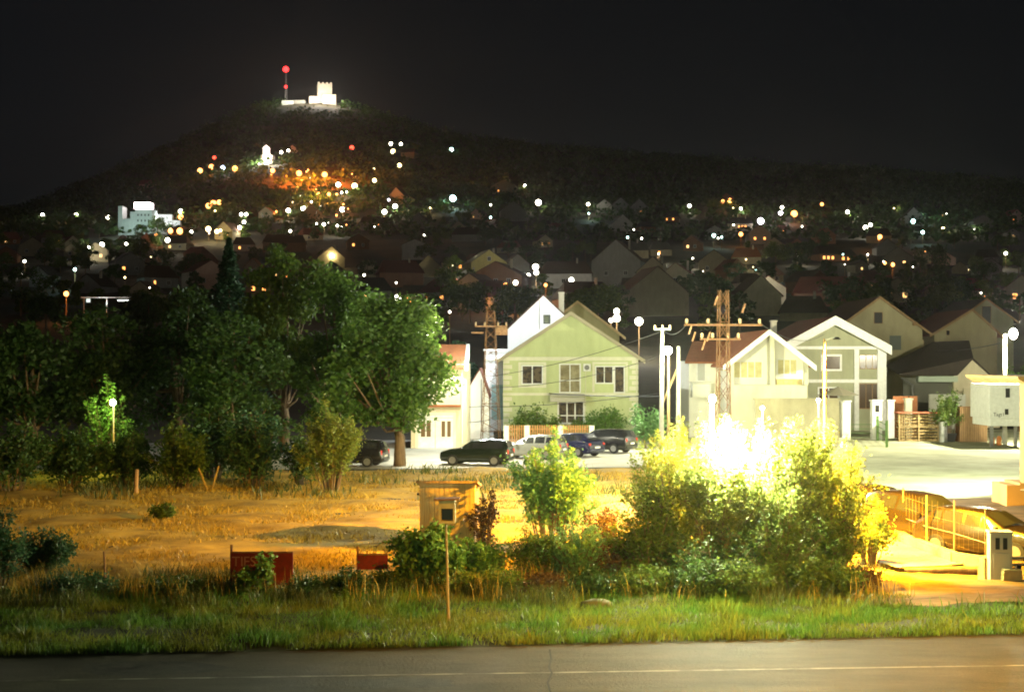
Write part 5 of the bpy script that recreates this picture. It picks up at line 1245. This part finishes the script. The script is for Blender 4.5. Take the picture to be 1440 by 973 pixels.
# ------------------------------------------------------------------ hillside lamps
LC = {'w': ((1, .93, .74), 'white'), 'o': ((1, .36, .09), 'orange'), 'y': ((1, .80, .38), 'yellow'), 'r': ((1, .06, .03), 'red'), 'c': ((.62, 1, .92), 'cyan white'), 'p': ((.93, .86, 1), 'violet white'), 'b': ((.6, .72, 1), 'bluish')}
CL = {
 'in the row of four left of the chapel': [(282, 242, 4, 'o'), (298, 237, 5, 'o'), (314, 238, 4.5, 'b'), (331, 239, 5, 'o')],
 'on the dark slope around the chapel': [(365, 232, 2, 'w'), (384, 242, 4.5, 'o'), (396, 216, 4, 'w'), (406, 214, 3, 'w'), (302, 223, 4, 'r'), (495, 210, 4.5, 'r')],
 'in the strong orange glow below the chapel': [(421, 246, 6.5, 'o'), (457, 248, 7, 'o'), (476, 262, 4.5, 'w'), (499, 264, 5, 'y'), (448, 274, 3, 'o'), (463, 275, 3.5, 'o'), (474, 275, 2.5, 'o')],
 'beside the stone house high up': [(550, 204, 4, 'w'), (564, 204, 4, 'w'), (553, 215, 5, 'y'), (562, 234, 3.5, 'y'), (527, 256, 3.5, 'y'), (526, 239, 2, 'y')],
 'on the dark slope right of the stone house': [(635, 212, 4, 'c'), (637, 281, 7, 'c'), (713, 262, 5, 'o'), (738, 263, 3, 'w'), (757, 287, 5.5, 'w'), (827, 289, 4, 'w')],
 'in the long top row at the far left': [(61, 304, 4, 'w'), (108, 304, 4, 'w'), (153, 307, 4, 'w')],
 'beside the white block right of the hotel': [(255, 299, 4.5, 'w'), (255, 307, 4.5, 'o'), (241, 327, 4, 'o'), (254, 327, 5, 'o'), (270, 328, 3.5, 'w'), (237, 340, 4.5, 'w'), (221, 332, 3, 'o')],
 'in the orange cluster between hotel and orange glow': [(294, 292, 5, 'o'), (301, 288, 4.5, 'o'), (309, 287, 4, 'o'), (294, 324, 4.5, 'y'), (306, 327, 3.5, 'y'), (311, 326, 3, 'y')],
 'among lamps left of the glowing trees': [(340, 303, 3.5, 'w'), (347, 303, 3.5, 'w'), (344, 314, 4, 'w'), (338, 322, 4, 'w'), (427, 295, 5, 'w'), (406, 298, 5, 'w'), (482, 297, 5, 'w')],
 'in the small string under the orange glow': [(446, 316, 2.2, 'w'), (456, 317, 4, 'w'), (463, 314, 2.2, 'w'), (475, 319, 3, 'w'), (481, 320, 2, 'w'), (409, 327, 3.5, 'w')],
 'on the lower left slope': [(126, 351, 4.5, 'w'), (145, 346, 5, 'w'), (179, 345, 4, 'w'), (37, 369, 3.5, 'w'), (108, 381, 3.5, 'c'), (178, 392, 2, 'y'), (97, 415, 4, 'o'), (33, 386, 1.3, 'w'), (214, 362, 1.6, 'y'), (284, 374, 1.8, 'o'), (213, 406, 2, 'w')],
 'around the pinkish gable house': [(556, 293, 5.5, 'w'), (541, 300, 5, 'w'), (547, 283, 2.5, 'p'), (597, 332, 2.5, 'w'), (690, 290, 2.5, 'w'), (690, 308, 2.5, 'c'), (675, 298, 2, 'w')],
 'in the middle of town around the brick house': [(753, 378, 5.5, 'w'), (754, 385, 5, 'w'), (743, 389, 4.5, 'w'), (725, 400, 4.5, 'w'), (712, 406, 6, 'o'), (712, 411, 5, 'w'), (653, 396, 5.5, 'w'), (803, 396, 5.5, 'w'), (767, 403, 3, 'o')],
 'close above the walnut tree': [(558, 399, 2.6, 'w'), (560, 422, 6, 'w'), (633, 441, 2.8, 'w'), (466, 358, 4, 'y'), (513, 388, 3, 'w')],
 'between the green house and the orange pylon': [(866, 441, 6.5, 'w'), (866, 450, 7, 'w'), (858, 452, 5, 'w'), (897, 456, 7, 'w')],
 'on the slope above the orange pylon': [(969, 292, 4, 'w'), (1016, 285, 3.5, 'o'), (1026, 284, 4, 'o'), (1041, 295, 4, 'w'), (1069, 313, 6, 'p'), (1099, 293, 4, 'w'), (1097, 302, 4.5, 'p'), (1116, 303, 5.5, 'o'), (1041, 331, 4, 'o'), (1003, 333, 3.5, 'c'), (1009, 336, 2, 'w'), (1014, 335, 2.5, 'c'), (1031, 318, 2, 'w'), (882, 335, 2.5, 'c'), (891, 324, 1.8, 'w')],
 'on the right slope': [(1155, 289, 3, 'o'), (1191, 300, 4.5, 'w'), (1216, 322, 5, 'w'), (1223, 318, 4, 'w'), (1236, 335, 4.5, 'o'), (1242, 372, 3.5, 'o'), (1253, 374, 3.5, 'o'), (1296, 328, 3.5, 'c'), (1283, 313, 4, 'c'), (1412, 358, 3.8, 'w'), (1360, 381, 1.8, 'y'), (1318, 366, 1.5, 'w'), (1299, 355, 1.6, 'o'), (1325, 323, 3, 'y'), (1127, 320, 2, 'w'), (1376, 414, 2.2, 'w'), (1154, 326, 1.6, 'w')],
 'low above the porch house roof': [(1057, 402, 6, 'p'), (1052, 397, 3, 'w')],
}
ORD = ['first', 'second', 'third', 'fourth', 'fifth', 'sixth', 'seventh', 'eighth', 'ninth', 'tenth', 'eleventh', 'twelfth', 'thirteenth', 'fourteenth', 'fifteenth', 'sixteenth', 'seventeenth', 'eighteenth']
POW = {'w': 14, 'o': 7, 'y': 7, 'r': 6, 'c': 14, 'p': 14, 'b': 9}
LAMPPOS = []
for cl, L in CL.items():
    L = sorted(L)
    for i, (px, py, r, c) in enumerate(L):
        H_ = 6.0 if r > 2.4 else 3.5
        x, y, z = place(px, py, H_)
        rw = max(.14, min(2.3, r * y / 2000.0 * (.50 + .035 * r) * (1.25 if c in 'oy' else 1) * rnd.uniform(.85, 1.15)))  # globe swollen far past lamp size to stand for its bloom
        t = empty('hillside_lamp', (x, y - 2, z), 0, '%s lamp %s, %s from the left' % (LC[c][1], cl, ORD[i]), 'street lamp', 'street lamps ' + cl)
        MB().tube([(0, .1, -1), (0, .1, H_)], [.09, .05], 5).build('pole', m_wood, t)
        MB().ball((0, 0, H_ + rw * .3), rw, 8, 5).build('globe', emat('hill_lamp_' + c, LC[c][0], POW[c] * 1.0), t)
        LAMPPOS.append((x, y, z, r, c, px, py))
g_ = random.Random(21)
for i in range(60):
    a_ = g_.random()
    if a_ < .45: px, py = g_.gauss(470, 60), g_.uniform(240, 335)
    elif a_ < .8: px, py = g_.uniform(940, 1420), g_.uniform(288, 385)
    else: px, py = g_.uniform(560, 940), g_.uniform(300, 400)
    c = g_.choice('owwyyoo' if px < 600 else 'wwwycoy'); r = g_.uniform(1.3, 3.0)
    x, y, z = place(px, py, 4.0); rw = r * y / 2000.0 * .5  # bulb radius enlarged to imitate glare
    t = empty('distant_lamp', (x, y - 2, z), 0, 'small distant bulb shining among the houses and trees of the slope', 'lamp', 'small distant bulbs on the slope')
    MB().tube([(0, .1, -1), (0, .1, 4)], [.08, .05], 4).build('pole', m_wood, t)
    MB().ball((0, 0, 4 + rw * .3), rw, 7, 5, g_.uniform(.8, 1.3)).build('globe', emat('hill_lamp_' + c, LC[c][0], POW[c]), t)
    if r > 2.1: light('lamp_glow', (x + 1.0, y - 4.6, z + 3.6), 3000, LC[c][0], .3)
# leafy trees glowing next to lamps
SM = [(757, 300, 3), (775, 300, 2), (1052, 305, 1), (1300, 328, 3), (1310, 330, 3), (700, 285, 1), (722, 283, 3), (688, 288, 3), (640, 222, 3), (405, 322, 3), (430, 316, 3), (492, 312, 3), (445, 300, 1), (458, 302, 3), (560, 246, 3), (520, 268, 3), (980, 300, 3), (878, 460, 3), (566, 432, 3), (1000, 402, 3), (740, 405, 3), (122, 360, 3), (335, 312, 3), (675, 305, 3), (470, 300, 3), (415, 260, 1), (440, 262, 1), (465, 262, 3)]
for i, (px, py, k) in enumerate(SM):
    o = copy_tree(bases[k]); o.location = place(px, py + 3); sc_ = .75 if py < 420 else .55; o.scale = (sc_, sc_, sc_); o.rotation_euler = (0, 0, i)
    tag(o, 'small tree lit up green by the street lamp beside it', 'tree', 'small trees lit by the lamps beside them')
for o in bases:
    if not o.get('label'): tag(o, 'dark leafy tree between the houses on the unlit slope', 'tree', 'dark trees between the hillside houses'); o.location = place(900, 330)
# local light pools for the strong ones (bare lights added in front of the globes)
for (x, y, z, r, c, px, py) in LAMPPOS:
    if r >= 3 and py > 225: light('lamp_glow', (x + 1.0, y - 4.6, z + 5.0), (9000 if r >= 6 else 5500 if r >= 4.5 else 3000) * (y / 900.0) ** .7, LC[c][0], .3)
# added glow lights, no lamp posts, tint the trees and walls of the slope
x, y, z = place(440, 262); light('glow_light', (x, y - 10, z + 22), 1500000, (1, .19, .02), 1.0, 'SPOT', aim=(x, y + 8, z), spot=150, blend=.6)
x, y, z = place(455, 285); light('glow_light', (x, y - 10, z + 9), 170000, (1, .38, .05), 1.0)
x, y, z = place(708, 268); light('glow_light', (x, y - 12, z + 9), 16000, (1, .42, .08), .6)
x, y, z = place(690, 392); light('glow_light', (x - 6, y - 10, z + 9), 5000, (1, .9, .5), .4)
x, y, z = place(1290, 315); light('glow_light', (x, y - 10, z + 8), 16000, (.6, 1, .9), .4)

# hidden lamp in the grove
t = empty('grove_lamp', (X(155, 73), 73.5, 0), 0, 'small bright lamp hidden among glowing leaves in the dark grove', 'street lamp')
MB().tube([(0, .1, -.1), (0, .1, Z(568, 73.5))], .05, 6).build('pole', m_metal, t); MB().ball((0, 0, Z(566, 73.5)), .16, 8, 5).build('globe', emat('grove_lamp', (.9, 1, .5), 130), t)
light('grove_light', (X(155, 73), 72.9, Z(560, 73.5)), 900, (.75, 1, .25), .15)

# ------------------------------------------------------------------ the place's strong lamps and added fill lights
SOD = (1.0, .47, .012)
KEY = 1.0
t = pole('street_lamp_pole', 'thin brown pole with a small shaded sodium lamp, before the grey green house', 1159, 41.5, 476, .035, m_wood, cat='street lamp')
MB().tube([(0, 0, Z(478, 41.5)), (.35, .05, Z(474, 41.5))], .02, 6).build('bracket_arm', m_metal, t)
MB().tube([(.38, .05, Z(474, 41.5)), (.38, .05, Z(477.5, 41.5))], [.05, .13], 10).build('lamp_shade', m_black, t)
light('sodium_street_light', (X(1159, 41.5) + .38, 41.55, Z(481, 41.5)), 135000 * KEY, SOD, .07, 'SPOT', aim=(7.9, 44, 0), spot=152, blend=.9)
light('sodium_street_light', (14, 19, 12), 60000, SOD, .3, 'SPOT', aim=(7.5, 28.5, 0), spot=62, blend=.9)
light('drive_fill_light', (X(1290, 40), 39.5, 7.2), 0.1, SOD, .2)
light('drive_fill_light', (X(1159, 41.5) + .5, 41.4, Z(481, 41.5)), 500, SOD, .07, 'SPOT', aim=(14.5, 44.5, .5), spot=92, blend=.5)  # extra spot added at the sodium head to fill the drive
light('acacia_fill_light', (3, 2, 7.5), 30000, (.88, 1.0, .46), .4, 'SPOT', aim=(5.5, 37, 4.4), spot=34, blend=1.0)  # unseen fill beside the camera, narrowed to brighten the acacia fronts
light('hedge_fill_light', (X(1125, 39.6), 39.8, 3.9), 9000, (1.0, .93, .30), .2)  # added light among the leaves, lifts the dark right acacia; no lamp here
light('verge_light', (-1, 4, 9), 1500, (.8, 1.0, .5), .4)
light('near_lamp_light', (X(1035, 37.9), 37.7, 3.8), 17000, (.95, 1.0, .62), .25)
light('short_lamp_light', (X(1001, 60), 59.4, 5.0), 26000, (1.0, 1.0, .70), .25)
light('street_lamp_light', (X(932, 94) + .4, 92.7, Z(487, 94)), 6500, (.97, 1.0, .55), .25)
light('garden_light', (X(1072, 90), 89.4, 4.0), 900, (1, 1, .62), .2)
light('right_lamp_light', (X(1413, 100) + .5, 99.2, Z(462, 100)), 32000, (1, .94, .66), .25)
light('lane_light', (X(668, 92) , 94.0, 7.5), 3000, (.86, 1, 1), .2)
light('lane_light', (X(700, 116), 112.5, 8.4), 2500, (.86, .95, 1), .2)
light('street_light', (X(655, 84), 84, 6.2), 6500, (1, .95, .72), .2)
light('white_gable_light', (X(735, 118), 117, 12.6), 8000, (.95, 1, .98), .2)
light('lot_floodlight', (23.4, 66, 4.9), 11500, (.93, 1, .70), .1, 'SPOT', aim=(23.4 - 7.1, 66 + 7.0, 1.0), spot=160, blend=.03)

# ------------------------------------------------------------------ sky and air
w = bpy.data.worlds.new('World'); scene.world = w; w.use_nodes = True
nt = w.node_tree; bg = nt.nodes['Background']
sky = nt.nodes.new('ShaderNodeTexSky'); sky.sky_type = 'NISHITA'; sky.sun_disc = False
sky.sun_elevation = R(40); sky.sun_rotation = R(160); sky.air_density = .6; sky.dust_density = 5; sky.ozone_density = 1
hs = nt.nodes.new('ShaderNodeHueSaturation'); hs.inputs['Saturation'].default_value = .45
nt.links.new(sky.outputs[0], hs.inputs['Color']); nt.links.new(hs.outputs[0], bg.inputs[0])
bg.inputs[1].default_value = 0.0019

HAZE = 0.00003
if HAZE:
    m = bpy.data.materials.new('haze_air'); m.use_nodes = True; nt = m.node_tree; nt.nodes.clear()
    out = nt.nodes.new('ShaderNodeOutputMaterial'); pv = nt.nodes.new('ShaderNodeVolumePrincipled')
    pv.inputs['Color'].default_value = (.95, .95, .95, 1); pv.inputs['Density'].default_value = HAZE; pv.inputs['Anisotropy'].default_value = .88
    nt.links.new(pv.outputs[0], out.inputs['Volume'])
    o = MB().b2(-1900, 1900, -90, 1960, -40, 420).build('haze', m); tag(o, 'thin night haze', 'haze', kind='stuff')

# ------------------------------------------------------------------ render
scene.render.engine = 'CYCLES'
c = scene.cycles
c.use_denoising = True
try: c.denoiser = 'OPENIMAGEDENOISE'
except Exception: pass
c.max_bounces = 4; c.diffuse_bounces = 2; c.glossy_bounces = 2; c.transmission_bounces = 3; c.transparent_max_bounces = 6; c.volume_bounces = 0
c.sample_clamp_indirect = 4.0; c.use_light_tree = True; c.caustics_reflective = False; c.caustics_refractive = False
c.pixel_filter_type = 'BLACKMAN_HARRIS'; c.filter_width = 1.9
c.volume_step_rate = 20
c.use_adaptive_sampling = True; c.adaptive_threshold = .02
scene.view_settings.view_transform = 'Standard'; scene.view_settings.look = 'None'; scene.view_settings.exposure = 0; scene.view_settings.gamma = 1
